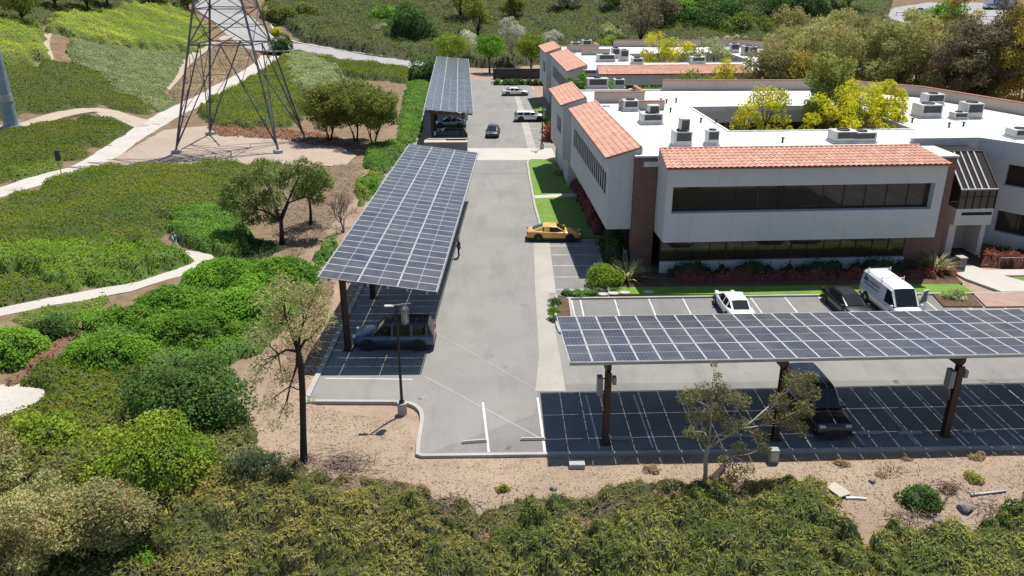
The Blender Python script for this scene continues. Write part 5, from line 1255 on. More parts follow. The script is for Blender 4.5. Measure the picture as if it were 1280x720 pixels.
def bush_mesh(name, rx, ry, rz, leaf, dens, mats, seed=1, **k):
    rng=np.random.default_rng(seed); p,n,c,rr=blob_arrays(rng,rx,ry,rz,leaf,dens,**k)
    V1,L1,c1=leaf_arrays(p,n/np.linalg.norm(n,axis=1)[:,None],leaf,k.get('asp',.55),k.get('flop',.6),rng)
    bm=bmesh.new(); bmesh.ops.create_icosphere(bm,subdivisions=3,radius=1)
    for v in bm.verts:
        w=.72+.1*math.sin(v.co.x*5+seed)*math.sin(v.co.y*6)*math.cos(v.co.z*4); v.co=Vector((v.co.x*rx*w,v.co.y*ry*w,max(v.co.z,-.12)*rz*w))
    V0=np.array([v.co[:] for v in bm.verts]); F0=np.array([[v.index for v in f.verts] for f in bm.faces]); bm.free()
    V=np.concatenate([V0,V1]);L=np.concatenate([F0.ravel(),L1+len(V0)]);cc=np.concatenate([np.full(len(F0),3),c1])
    return npmesh(name,V,L,cc,mats,np.concatenate([np.ones(len(F0),int),np.zeros(len(c1),int)]))
def shrub(label, u, v, rx, ry, rz, leaf, dens, mat, seed, name='shrub', grp=None, world=None, cat='shrub', **k):
    o=bush_mesh(name,rx,ry,rz,leaf,dens,LM[mat],seed,**k); q=G(u,v) if world is None else Vector((*world,hz(*world))); o.location=q-Vector((0,0,.08)); tag(o,label,cat,grp); return o
BG='green mounded shrubs of the slope'
S=[('bright green mounded shrub just below the end of the garden path',280,358,3.0,2.4,1.9,.19,75,'bright'),('bright green shrub mound nearest to the corner of the carport',352,356,2.7,2.4,1.9,.19,75,'bright'),
('green shrub mound in the middle of the cluster under the path',222,392,3.1,2.0,1.8,.19,75,'bright'),('broad green shrub mound between the cluster and the thin-crowned tree',312,398,3.2,2.5,2.0,.19,75,'bright'),
('wide green shrub mound in front of the cluster, trimmed flat',238,428,3.7,2.2,1.9,.18,75,'bright'),('low rounded green shrub spreading in front of the wide mound',140,456,3.0,2.1,1.8,.18,75,'bright'),
('green shrub mound squeezed behind the wide flat one',170,412,2.4,1.7,1.5,.18,75,'bright'),('narrow green shrub mound between the two nearest the path end',322,372,2.4,1.8,1.6,.19,75,'bright'),('small green shrub where the path bends behind the weeds',130,408,2.0,1.5,1.3,.18,70,'bright'),('lime green shrub mound at the picture edge above the paved circle',12,446,2.2,2.0,1.6,.18,75,'bright'),
('dark green shrub next to the dry ochre plants',62,420,1.7,1.3,1.2,.17,80,'dark'),('large dark green glossy bush with a ragged crown',246,524,3.4,2.7,3.3,.19,85,'dark'),
('lime yellow leafy bush below the large dark one',180,605,3.1,2.4,3.2,.17,95,'lime'),('yellow-green loose bush on the low side of the undergrowth',60,560,1.8,1.5,1.7,.16,95,'lime'),
('olive-brown loose shrub at the picture edge over the grey bush',8,600,1.8,1.4,2.1,.16,90,'oak'),
('small bright green fern-like shrub in the gap of the bank',178,705,1.05,.9,.9,.13,150,'bright'),('grey-green feathery mound shading the foot of the trunk',322,600,2.0,1.3,1.5,.13,150,'sage'),
('dusky olive bush beside the purplish twig heap',280,625,2.0,1.4,1.2,.14,140,'juniper'),
('dense dark green shrub on the bare bank',1147,628,1.0,.75,.75,.12,190,'dark'),('dark green shrub at the edge of the picture below the fallen pole',1280,650,1.2,.95,1.15,.13,160,'dark'),('brownish sage shrub at the edge of the bank beside the board',1016,622,1.1,.8,.75,.12,170,'juniper'),
('round bright lime shrub at the corner by the brick pier',755,356,1.55,1.3,1.5,.14,150,'lime'),('round grey-green shrub in the bed beside the brick paving',1192,374,1.1,.8,.75,.13,150,'sage'),
('small trimmed shrub next to the parking island, first of three',708.5,370,.55,.45,.55,.1,200,'dark'),('rounder trimmed shrub in the middle of the three by the lawn corner',726,371,.85,.6,.7,.1,200,'bright'),('small trimmed shrub closest to the stepping stones',741.5,370,.55,.45,.5,.1,200,'dark'),
('lowest of the shrubs on the narrow parking island',691.5,402,.4,.5,.5,.1,200,'dark'),('shrub in the middle of the narrow parking island',692.5,392,.42,.55,.6,.1,200,'bright'),('uppermost shrub on the narrow parking island',693.5,382,.45,.55,.65,.1,200,'dark'),
('green shrub against the near carport where the slope narrows',462,240,1.4,1.2,1.3,.2,60,'bright'),
('dark rounded shrub beside the trees behind the far carport',535,102,4.2,3.4,5.0,.4,18,'dark'),
('large dark green tree-like bush alone on the far scrub slope',512,52,7.2,5.2,9.0,.5,12,'dark'),('green bush on the far slope touching the large dark one',482,30,4.5,3.5,4.5,.5,12,'bright'),('sage-white low bush on the far slope',475,42,6.5,3.0,2.0,.5,12,'pale'),('sage-white low bush past the large dark one',556,34,5.5,3.0,1.8,.5,12,'pale'),
('dark shrub where the road bends by the pylon',352,66,3.0,2.5,4.2,.4,18,'dark'),('dusky brown-green bush on the slope above the road bend',350,26,5.5,4.0,4.5,.5,12,'scrub'),('grey-green bush above the road, beside the dusky one',384,24,4.5,3.5,4.0,.5,12,'oak'),('yellowish small bush at the kerb of the access road',346,44,1.6,1.4,2.0,.35,22,'gold'),
('pale silvery bush behind the second office roof',687,62,4.0,3.2,4.6,.42,16,'pale'),('round bright green bush behind the second office roof',760,66,5.2,3.6,4.4,.42,16,'lime'),('pale yellowish bush next to the round green one',763,56,4.5,3.4,5.0,.45,14,'sage'),
('blue-green spreading bush on the far slope above the roofs',895,34,11,7,6,.6,8,'dark'),('dark bush at the foot of the dirt trail on the far slope',1000,22,8,6,7,.6,8,'dark'),('green bush on the far slope beside the big gum',850,30,6,4.5,6,.6,9,'bright'),('olive bush low on the far slope behind the parapet',930,44,9,5,4.5,.6,8,'scrub'),('sage bush at the edge of the far lot',1020,12,9,6,7,.6,8,'sage'),('dry grey brush behind the second office courtyard',920,58,7,3,2.0,.5,10,'grey'),
('fresh green bush between the belt and the far lot',1180,34,8,5,6,.6,8,'bright')]
for i,a in enumerate(S):
    mound='mound' in a[0] and a[8]=='bright' and 'shrub' in a[0]
    shrub(*a,seed=100+i,grp=None,**(dict(lumps=150,lr=.2,smooth=True,flop=.45) if mound else {}))
for i,u in enumerate((621,631,638.5,645.5,652,662,670,678)):
    q=P(u,106,0); o=bush_mesh('shrub',1.0,.8,1.1,.22,60,LM['dark' if i else 'bright'],300+i%3) if i<3 else o0.copy()
    if i>=3: link(o)
    o0=o; o.location=(q.x,q.y,0); o.rotation_euler=(0,0,i*1.3); tag(o,'small round shrub in the far row of clipped shrubs beyond the parked white cars','shrub','far row of clipped shrubs')
# hedges along the office walls
def hedge(label, line, w, hh, leaf, dens, mat, z=.1):
    line=smooth_line(line,1); a,b=strip_pts(line,w); poly=[tuple(p) for p in a]+[tuple(p) for p in b[::-1]]
    o=cover('hedge',label,poly,hh,.6,leaf,dens,LM[mat],.25,.5,kind='thing',cat='hedge'); o.location.z=z; return o
hedge('low red-leaved hedge along the front wall of the office',[(12.4,58.5),(20,58.9),(33.0,59.7)],1.0,.7,.12,140,'red')
hedge('dark green planting against the front wall behind the red hedge',[(11.8,59.7),(20,60.2),(31.5,60.8)],.9,1.0,.16,90,'dark')
hedge('dark red hedge in the shade along the side wall of the office',[(8.0,70),(7.6,78),(6.9,88)],1.3,.9,.14,90,'red')
hedge('dark green hedge in the shade under the overhanging side wall',[(8.3,61.5),(8.9,69),(8.7,76),(7.9,88)],1.6,1.3,.16,80,'dark')
hedge('dark ground-hugging ivy along the stalls beside the brick pier',[(8.0,60.5),(8.1,68.4)],1.4,.5,.14,110,'dark')
hedge('coral-red bushy hedge before the glazed entrance',[(38.2,62.9),(41.8,62.4),(43.4,62.3)],1.3,.9,.13,140,'red')
hedge('coral-red hedge at the edge of the picture by the lawn',[(41.6,58.5),(44,58.9),(48,59.2)],1.5,.9,.13,140,'red')
hedge('dark hedge along the wing wall behind the coral hedge',[(39.5,65.5),(43.5,63.6),(48,63.8)],1.0,.8,.14,100,'dark')
shrub('small coral-red bush before the striped spiky plant',1158,344,.9,.6,.8,.12,170,'red',401); shrub('small coral-red bush past the striped spiky plant',1184,343,.8,.6,.75,.12,170,'red',402)
shrub('dark red bush at the far corner of the side wing',0,0,1.9,1.7,2.6,.25,50,'red',403,world=(6.0,113)); 
M['flax']=leafm('flax_blade',(.16,.15,.07),(.34,.29,.17),(.10,.11,.05),2.0)
def spiky(u,v,r,hh,n,label):
    q=G(u,v); m=MB()
    for i in range(n):
        a=rnd.uniform(0,6.28); e=rnd.uniform(.35,1.2); L=hh*rnd.uniform(.7,1.15); d=Vector((math.cos(a)*math.cos(e),math.sin(a)*math.cos(e),math.sin(e)))
        s=Vector((-math.sin(a),math.cos(a),0))*.05; p0=Vector((math.cos(a),math.sin(a),0))*.12; p1=p0+d*L*.6; p2=p0+d*L+Vector((math.cos(a),math.sin(a),-.6))*L*.22
        m.add([p0-s*.7,p0+s*.7,p1+s,p1-s,p2],[(0,1,2,3),(3,2,4)])
    o=m.build('spiky_plant',M['flax']); o.location=q+Vector((0,0,.05)); tag(o,label,'plant'); return o
spiky(783,351,1.2,1.9,170,'striped spiky flax clump at the corner of the front lawn'); spiky(1168,341,1.2,1.9,170,'striped spiky flax clump beside the entrance walkway'); spiky(700,219,.9,1.2,70,'pale spiky plant in the bed at the garden walk')
for i,(u,v) in enumerate(((754,368),(767,367),(781,366),(811,365))):
    q=P(u,v,.1); o=MB().lathe([(.42,0),(.40,.05)],10).build('stepping_stone',M['conc_path']); o.scale=(1,.7,1); o.location=q; tag(o,'flat round stepping stone in the front lawn','stepping stone','stepping stones in the front lawn')
LM['gumg']=[leafm('leaf_gum_green',(.11,.125,.045),(.20,.21,.085),(.14,.12,.06),.9,dry=(.22,.14,.08),gain=1.7), M['twig']]
# ================================================================== trees
def leaf_cloud(rng, centers, radii, n, leaf, droop=0, flat=.8, asp=.45, flop=.8, lump=True):
    P_=[];N_=[]
    for c,r in zip(centers,radii):
        k=max(6,int(n*(r/np.mean(radii))**2))
        d=rng.normal(0,1,(k,3)); d/=np.linalg.norm(d,axis=1)[:,None]
        q=d*r*(rng.uniform(.15,1,(k,1))**.5); q[:,2]*=flat
        if droop: q[:,2]-=droop*rng.uniform(0,1,k)*np.hypot(q[:,0],q[:,1])
        P_.append(c+q); N_.append(d*.6+np.array([0,0,.6]))
    p=np.concatenate(P_); nn=np.concatenate(N_); nn/=np.linalg.norm(nn,axis=1)[:,None]
    return leaf_arrays(p,nn,leaf,asp,flop,rng)
def grow(root, seed, tips, radii, bark, leafmat, n, leaf, tr, split, base=(0,0,0), trunk=None, droop=0, flat=.8, asp=.45, multi=1, wig=.12, crown='crown'):
    """a trunk with limbs that end in leaf clumps; tips are clump centres"""
    rng=np.random.default_rng(seed); m=MB(); tips=[np.array(t,float) for t in tips]
    tr_path=trunk or [Vector(base)+Vector((0,0,-.3)),Vector(base)+Vector((rng.normal(0,.06)*split,rng.normal(0,.06)*split,split*.55)),Vector(base)+Vector((rng.normal(0,.08)*split,rng.normal(0,.08)*split,split))]
    tops=[]
    if multi==1:
        m.tube(tr_path,[tr*1.35]+[tr]*(len(tr_path)-2)+[tr*.8],9); tops=[tr_path[-1]]
    else:
        for k in range(multi):
            a=k*6.28/multi+rng.uniform(0,1); e=Vector(base)+Vector((math.cos(a)*split*.32,math.sin(a)*split*.32,split*rng.uniform(.8,1.1)))
            m.tube([Vector(base)+Vector((math.cos(a)*tr*.6,math.sin(a)*tr*.6,-.3)),Vector(base).lerp(e,.5)+Vector((rng.normal(0,.1),rng.normal(0,.1),.1)),e],[tr*.75,tr*.6,tr*.5],8); tops.append(e)
    # main limbs: nearest of a few intermediate forks
    K=max(2,min(6,len(tips)//3)); T=np.array(tips); idx=rng.choice(len(T),K,replace=False); cen=T[idx].copy()
    for _ in range(4):
        lab=((T[:,None]-cen[None])**2).sum(2).argmin(1)
        for k in range(K):
            if (lab==k).any(): cen[k]=T[lab==k].mean(0)
    lr=tr*(.55 if multi==1 else .42)
    for k in range(K):
        mem=T[lab==k]
        if not len(mem): continue
        s=min(tops,key=lambda q:(q-Vector(cen[k])).length); e=s.lerp(Vector(cen[k]),.62); mid=s.lerp(e,.5)+Vector(rng.normal(0,wig,3))*(e-s).length*.6+Vector((0,0,.08*(e-s).length))
        m.tube([s-Vector((0,0,.15)),mid,e],[lr,lr*.75,lr*.5],7)
        for t in mem:
            tv=Vector(t); md=e.lerp(tv,.55)+Vector(rng.normal(0,wig,3))*(tv-e).length*.5
            m.tube([e,md,tv],[lr*.45,lr*.28,lr*.1],5)
            for _ in range(2):
                d=Vector(rng.normal(0,1,3)).normalized()*float(np.mean(radii))*.8; m.tube([md.lerp(tv,.6),tv+d],[lr*.14,lr*.05],4)
    m.build('trunk',bark,root,smooth=True)
    V,L,c=leaf_cloud(rng,tips,radii,n,leaf,droop,flat,asp); npmesh(crown,V,L,c,[leafmat],parent=root)
def ell_tips(seed, k, cx, cy, cz, rx, ry, rz, inner=.35):
    rng=np.random.default_rng(seed); out=[]; tries=0; md=1.1*(rx*ry*rz/k)**(1/3)
    while len(out)<k and tries<6000:
        tries+=1; d=rng.normal(0,1,3); d/=np.linalg.norm(d); r=rng.uniform(inner**3,1)**(1/3); p=np.array([cx+d[0]*rx*r,cy+d[1]*ry*r,cz+d[2]*rz*r])
        if all(np.linalg.norm(p-q)>md for q in out): out.append(p)
        elif tries%200==0: md*=.93
    return out
_cache={}
def tree(label, u, v, Hh, rx, mat, bark='bark', kind='a', name='tree', k=22, leaf=.3, n=230, lo=.35, tr=.22, droop=0, flat=.8, cr=None, grp=None, z=None, world=None, multi=1, ry=None, scale=1, rz=None, cat='tree', key=None, asp=.45, inner=.35):
    q=Vector((*world,hz(*world))) if world is not None else (G(u,v) if z is None else P(u,v,z))
    if z is not None: q.z=z
    if key and key in _cache:
        r=copy_tree(_cache[key]); r.location=q; r.rotation_euler=(0,0,rnd.uniform(0,6.28)); s=rnd.uniform(.88,1.12); r.scale=(s,s,s*rnd.uniform(.92,1.08)); tag(r,label,cat,grp); return r
    root=thing(name,label,cat,q,rnd.uniform(0,6.28) if key else 0,grp); seed=abs(hash(round(q.x*7+q.y,2)))%9999+len(label)
    zc=Hh*(1+lo)/2; rzz=Hh*(1-lo)/2; ry=ry or rx; cr=cr or .42*(rx*ry*rzz)**(1/3)
    tips=ell_tips(seed,k,0,0,zc,max(rx-cr*.6,.1),max(ry-cr*.6,.1),max(rzz-cr*.5,.1),inner)
    rng=np.random.default_rng(seed); radii=cr*rng.uniform(.7,1.25,len(tips))
    grow(root,seed,tips,radii,M[bark],LM[mat][0],n,leaf,tr,Hh*lo*.85 if lo>.1 else Hh*.22,droop=droop,flat=flat,multi=multi,asp=asp)
    if key: _cache[key]=root
    return root
def tips_px(base, lst):
    """clump centres surveyed as (u, v, ground distance Y, radius)"""
    t=[];r=[]
    for u,v,Y,rr in lst: t.append(PY(u,v,Y)-base); r.append(rr)
    return t,np.array(r)
# the thin dark-trunked tree on the near bank
b=G(379,578); root=thing('tree','tall thin tree with a straight dark trunk and sparse dusty crown','tree',b)
t,r=tips_px(b,[(u,v,b.y+d,s) for u,v,d,s in ((335,372,.6,.55),(352,362,-.3,.5),(376,365,.2,.55),(396,378,.6,.5),(405,398,.2,.45),(385,400,-.5,.6),(362,395,.8,.55),(340,402,-.4,.55),(322,420,.5,.5),(345,430,.9,.5),(330,450,-.3,.5),(318,470,.3,.4),(352,468,-.4,.4),(338,500,.2,.35),(358,512,-.2,.3),(345,530,.2,.28),(375,425,.7,.4),(392,430,-.2,.35),(352,350,.3,.4),(400,360,.5,.35),(388,500,.2,.2),(372,372,.9,.4),(345,385,.3,.5),(365,412,-.6,.45))])
tp=[Vector((0,0,-.3)),PY(379,540,b.y)-b,PY(378,490,b.y)-b,PY(376,455,b.y)-b,PY(372,436,b.y)-b]
grow(root,5,t,r*1.45,M['bark_dark'],LM['gum'][0],250,.145,.155,5,trunk=tp,droop=.4,asp=.36)
# the twisted pale gum on the bank
b=G(880,607); root=thing('tree','twisted gum tree with pale forked limbs and sparse leaves in front of the carport shadow','tree',b)
t,r=tips_px(b,[(u,v,b.y+d,s) for u,v,d,s in ((860,495,.3,.42),(880,488,-.3,.42),(905,492,.3,.45),(925,500,.5,.40),(870,520,-.3,.4),(892,515,.5,.42),(912,530,.1,.38),(882,545,.3,.36),(897,470,.1,.18),(893,455,.1,.14),(900,482,.2,.26),(862,540,.4,.28),(930,470+60,.3,.3),(975,500,.9,.42),(995,475,.8,.5),(1012,490,.6,.42),(1005,510,1,.42),(985,525,.6,.42),(1000,535,.7,.34),(960,520,.4,.3),(1015,470,.8,.25),(950,545,.2,.34),(925,560,.1,.32),(918,590,-.4,.42),(935,585,.2,.3),(905,575,.2,.24),(955,560,.5,.26),(940,605,-.3,.32))])
tp=[Vector((0,0,-.3)),PY(882,590,b.y)-b,PY(882,572,b.y)-b,PY(886,556,b.y)-b]
grow(root,9,t,r*1.35,M['bark_pale'],LM['gumg'][0],270,.125,.10,3,trunk=tp,droop=.2,asp=.4)
# trees of the slope
b=G(352,306); root=thing('tree','grey-green drooping tree with a leaning dark trunk on the bare slope','tree',b)
t,r=tips_px(b,[(u,v,b.y+d,s) for u,v,d,s in ((290,235,0,1.3),(305,220,1,1.2),(325,215,-1,1.2),(345,220,1.2,1.2),(300,255,-1,1.2),(320,245,.5,1.3),(340,245,-.8,1.2),(315,270,.4,1.0),(340,268,.8,1.0),(285,250,.6,1.0),(362,212,1.4,1.0),(378,206,2,1.0),(398,214,2,1.1),(408,228,2.4,.8),(385,228,1.6,1.1),(395,245,2.2,.9),(372,240,2.5,.8),(330,205,0,.8),(300,285,0,.6))])
grow(root,13,t,r,M['bark_dark'],LM['olivetree'][0],700,.26,.2,2.2,droop=.5,asp=.35)
b=G(430,291); root=thing('tree','small bare leafless tree with fine grey twigs','tree',b); m=MB(); rr=np.random.default_rng(4)
def twigs(p,d,L,r,depth):
    e=p+d*L; m.tube([p,p.lerp(e,.5)+Vector(rr.normal(0,.05,3))*L,e],[r,r*.8,r*.6],5)
    if depth==0: return
    for _ in range(3 if depth>1 else 4):
        nd_=(d+Vector(rr.normal(0,.42,3))+Vector((0,0,.16))).normalized(); twigs(p.lerp(e,rr.uniform(.6,1)),nd_,L*rr.uniform(.6,.82),r*.58,depth-1)
for k in range(3): twigs(Vector((0,0,-.1)),Vector((rr.normal(0,.3),rr.normal(0,.3),1)).normalized(),1.5,.085,4)
m.build('trunk',M['bark_grey'] if 'bark_grey' in M else pm('bark_grey',(.22,.18,.15),.9),root)
for a in (('rounded dusty oak nearest the pylon, first of the three by the drive',412,178,8.2,3.9),('rounded oak in the middle of the three by the drive',445,176,8.6,4.0),('yellowish rounded oak closest to the carports',468,184,8.4,4.2)):
    tree(a[0],a[1],a[2],a[3],a[4],'oak','bark_dark',k=34,leaf=.32,n=420,lo=.22,tr=.2,cr=1.3,multi=2)
tree('small tree behind the grey-green one on the slope',388,282,5.6,2.6,'olivetree','bark_dark',k=12,leaf=.24,n=200,lo=.5,tr=.13,cr=.9,droop=.4)
# clipped round trees at the end of the drive
for u,lab in ((566,'clipped round-headed tree beside the far carport roof'),(612,'clipped round-headed tree in the middle of the row at the end of the drive'),(664,'clipped round-headed tree next to the second office')):
    tree(lab,u,91,8.4,3.9,'lime' if u!=612 else 'bright','bark',k=22,leaf=.4,n=230,lo=.38,tr=.2,cr=1.5,flat=.85)
tree('pale flowering tree between the clipped round ones',641,84,11.5,3.4,'pale','bark_pale',k=18,leaf=.42,n=150,lo=.3,tr=.2,cr=1.3)
tree('small pale tree behind the first clipped tree',586,82,8.5,2.6,'pale','bark_pale',k=12,leaf=.42,n=120,lo=.3,tr=.15,cr=1.1)
for i,(u,v,hh,r,mt,lab) in enumerate(((598,52,13,4.5,'oak','scraggly gum on the far slope behind the clipped trees'),(578,30,12,5,'scrub','dark ragged tree on the far slope above the carport'),(640,30,10,4,'oak','thin tree on the far slope above the pale flowering tree'),(798,66,17,6.5,'eucd','big dark eucalyptus rising behind the second office'),(770,18,11,6,'scrub','dark spreading tree high on the far slope'),(830,40,12,5,'eucd','dusky tree beside the big dark eucalyptus'),(708,18,8,5,'grey','grey dead-looking tree on the far slope'),(960,30,12,7,'dark','dark tree at the top of the far slope above the belt'),(985,70,13,5,'euc','brownish gum at the start of the belt'),(870,14,11,8,'dark','dark green tree on the skyline edge of the far slope'),(915,12,12,8,'dark','second dark green tree on the skyline edge of the far slope'),(1060,14,10,7,'dark','dark rounded tree by the bare trail on the far slope'))):
    tree(lab,u,v,hh,r,mt,'bark_dark',k=18,leaf=.6,n=150,lo=.22,tr=.3,cr=r*.36)
# eucalyptus belt behind the office
belt=[(968,100,13,4.0,'euc'),(1000,104,12,2.6,'eucy'),(1035,96,15,4.5,'euc'),(1062,92,16,4.5,'euc'),(1092,100,16,4.8,'euc'),(1120,106,16,5.2,'euc'),(1150,100,17,5.0,'euc'),(1178,110,16,4.6,'eucd'),(1206,108,17,4.8,'eucd'),(1238,104,17,4.8,'eucd'),(1262,112,19,5.5,'eucy'),(1290,106,20,5.5,'eucy'),(1020,80,14,4.5,'euc'),(1080,78,15,5,'euc'),(1130,80,15,5,'euc'),(1190,84,15,5,'eucd'),(1250,80,17,5,'eucy')]
names=['brownish eucalyptus at the start of the belt, beside the second office roof','slim yellow-green gum standing before the second office roof','dusty eucalyptus behind the dark courtyard tree','dusty eucalyptus behind the golden tree tops','wide eucalyptus with an orange-brown crown','eucalyptus with dark forked limbs showing under its crown','tall eucalyptus past the forked one','dark purplish eucalyptus, thinnest of the three dark ones','dark purplish eucalyptus in the middle of the three dark ones','dark eucalyptus next to the yellowish ones','tall yellowish eucalyptus at the end of the belt','tallest yellowish eucalyptus cut by the picture edge','eucalyptus in the second rank behind the slim gum','eucalyptus in the second rank behind the wide orange-brown crown','eucalyptus in the second rank below the far lot','dark eucalyptus in the second rank near the far ramp','yellowish eucalyptus in the second rank at the belt end']
for (u,v,hh,r,mt),lab in zip(belt,names):
    Y=107 if v>95 else 118; X=(u-640)/F*(Y*CP+(H-8)*SP); 
    if v<=95: pass
    tree(lab,0,0,hh+(1.3 if u<1230 else 3.0),r,mt,'bark_dark',k=34,leaf=.42,n=330,lo=.18,tr=.32,cr=1.5,droop=.35,world=(X,Y+(105-v)*.6),grp='eucalyptus belt behind the office',multi=2,asp=.35,inner=.2)
# golden trees and others in the courtyards and between the offices
def court(label,u,v,Y,Hh,r,mat,**k):
    d=ray(u,v); X=d.x/d.y*Y; return tree(label,0,0,Hh,r,mat,k.pop('bark','bark'),world=(X,Y),**k)
court('golden-leaved tree at the near end of the first courtyard',955,150,79.5,12.6,3.6,'gold',k=38,leaf=.3,n=130,lo=.35,tr=.2,cr=.85)
court('golden-leaved spreading tree at the far end of the first courtyard',1062,150,79,12.6,4.8,'gold',k=44,leaf=.3,n=125,lo=.4,tr=.22,cr=.85,multi=3)
court('golden shoot-like tree leaning over the courtyard edge',1108,135,81,12.4,2.6,'gold',k=11,leaf=.32,n=280,lo=.6,tr=.14,cr=.85,multi=2)
court('dark glossy tree behind the golden ones in the courtyard',1038,110,84.5,15.6,3.6,'oak',k=30,leaf=.36,n=300,lo=.25,tr=.25,cr=1.2)
court('golden tree in the courtyard of the second office, nearer one',822,68,136,13,3.4,'gold',k=14,leaf=.4,n=120,lo=.4,tr=.2,cr=1.1)
court('golden tree in the courtyard of the second office, further one',846,68,137,12.8,3.4,'gold',k=14,leaf=.4,n=120,lo=.4,tr=.2,cr=1.1)
court('green tree in the courtyard of the second office',888,68,135,13,3.6,'sage',k=16,leaf=.4,n=150,lo=.35,tr=.2,cr=1.2)
for u,v,Y,hh,r,mt,lab in ((715,97,103,10.4,1.5,'bright','first of the three small green trees at the gap corner'),(728,96,103.5,10.4,1.5,'bright','middle of the three small green trees at the gap corner'),(740,96,104,10.2,1.4,'bright','last of the three small green trees at the gap corner'),(764,98,107,9.6,2.4,'bright','low green tree top in front of the second office tiles'),(800,108,105,9.4,2.2,'bright','dark green tree in the gap beside the leafy pair'),(826,110,104,9.2,2.6,'bright','green tree beside the large leafy one in the gap'),(856,104,104.5,11.2,2.7,'lime','large leafy light green tree in the gap between the offices'),(884,102,105,10.8,2.4,'lime','light green tree next to the large leafy one in the gap'),(907,92,105,12.2,1.7,'gold','golden-green slim tree rising above the gap trees')):
    court(lab,u,v,Y,hh,r,mt,k=14,leaf=.32,n=170,lo=.35,tr=.14,cr=r*.48)
# trees at the crest of the hillside
for u,v,hh,r,mt,lab in ((30,34,9,4.5,'scrub','dark tree casting shade on the rounded hedges at the hill crest'),(112,18,9,4.5,'scrub','dark tree at the crest above the sage brush'),(135,12,8,4,'scrub','second dark tree at the crest above the sage brush'),(70,14,8,4.5,'scrub','tree between the dark ones at the crest'),(200,6,8,4,'scrub','small dark tree at the end of the crest'),(235,14,6,3.5,'scrub','dark bushy tree where the crest meets the road')):
    tree(lab,u,v,hh,r,mt,'bark_dark',k=18,leaf=.5,n=170,lo=.25,tr=.25,cr=r*.38)

for u,v,hh,r,lab in ((60,716,4.6,2.5,'loose pinkish-brown gum at the very corner of the bank'),(150,690,3.6,1.7,'small loose gum beside the fern-like shrub of the bank'),(-10,640,4.4,2.0,'straggly gum at the picture edge under the paved circle')):
    tree(lab,u,v,hh,r,'gum','bark_pale',k=34,leaf=.16,n=420,lo=.12,tr=.09,cr=.75,multi=3,asp=.4)
# ================================================================== the far lot at the top of the slope, and litter on the dry ground
draped_poly('far_lot',GP([(1085,24),(1120,10),(1160,4),(1330,6),(1330,34),(1200,32),(1130,30)]),M['asphalt_far'],.25,step=4)
c=G(1200,10); root=thing('industrial_building','long dark industrial building at the edge of the far lot','building',(c.x-2,c.y+16,c.z-.5),R(-4))
MB().b2((-34,0,0),(60,14,5.5)).build('wall',pm('wall_dark',(.03,.032,.04),.8),root); MB().b2((-35,-.6,5.5),(61,14.5,6.0)).build('roof',M['galv'],root)
for k in range(6): MB().b2((-26+k*9,-.04,.3),(-20+k*9,-.004,3.6)).build('loading_door',pm('door_grey',(.10,.11,.13),.6) if k==0 else bpy.data.materials['door_grey'],root)
c=G(1247,11); root=thing('container','blue shipping container with white ends on the far lot','container',(c.x,c.y,c.z+.25),R(-3))
MB().b2((-2.2,-1.2,.12),(2.2,1.2,2.9)).build('body',pm('container_blue',(.02,.10,.42),.5),root); 
for s in (-1,1): MB().b2((s*2.2-(1.6 if s<0 else -.003),-1.25,.1),(s*2.2+(-.003 if s<0 else 1.6),1.25,3.0)).build('end_panel',M['p_white'],root)
for u,v,k,l in ((1191,11,'p_white','white pickup-sized car parked alone on the far lot'),(1239,12,'p_white','white sedan by the blue container on the far lot'),(1148,17,'p_silver','silver sedan at the corner of the far lot'),(1272,13,'p_silver','silver sedan past the blue container on the far lot')):
    q=G(u,v); (suv if 'pickup' in l else sedan)(l,(q.x,q.y,q.z+.27),R(8),M[k])
root=thing('guard_rail','pale guard rail along the edge of the far lot','railing',G(1180,24)); o=root.location.copy(); a=G(1120,20)-o;b=G(1290,27)-o
for i in range(16):
    p=a.lerp(b,i/15); p.z=hz(p.x+o.x,p.y+o.y)-o.z; MB().bar((p.x,p.y,p.z-.1),(p.x,p.y,p.z+1.2),.14).build('rail_post',M['galv'],root)
m=MB(); pts=[a.lerp(b,i/30) for i in range(31)]
for p in pts: p.z=hz(p.x+o.x,p.y+o.y)-o.z+1.05
m.tube(pts,.13,6); m.build('rail',M['lampgrey'],root)
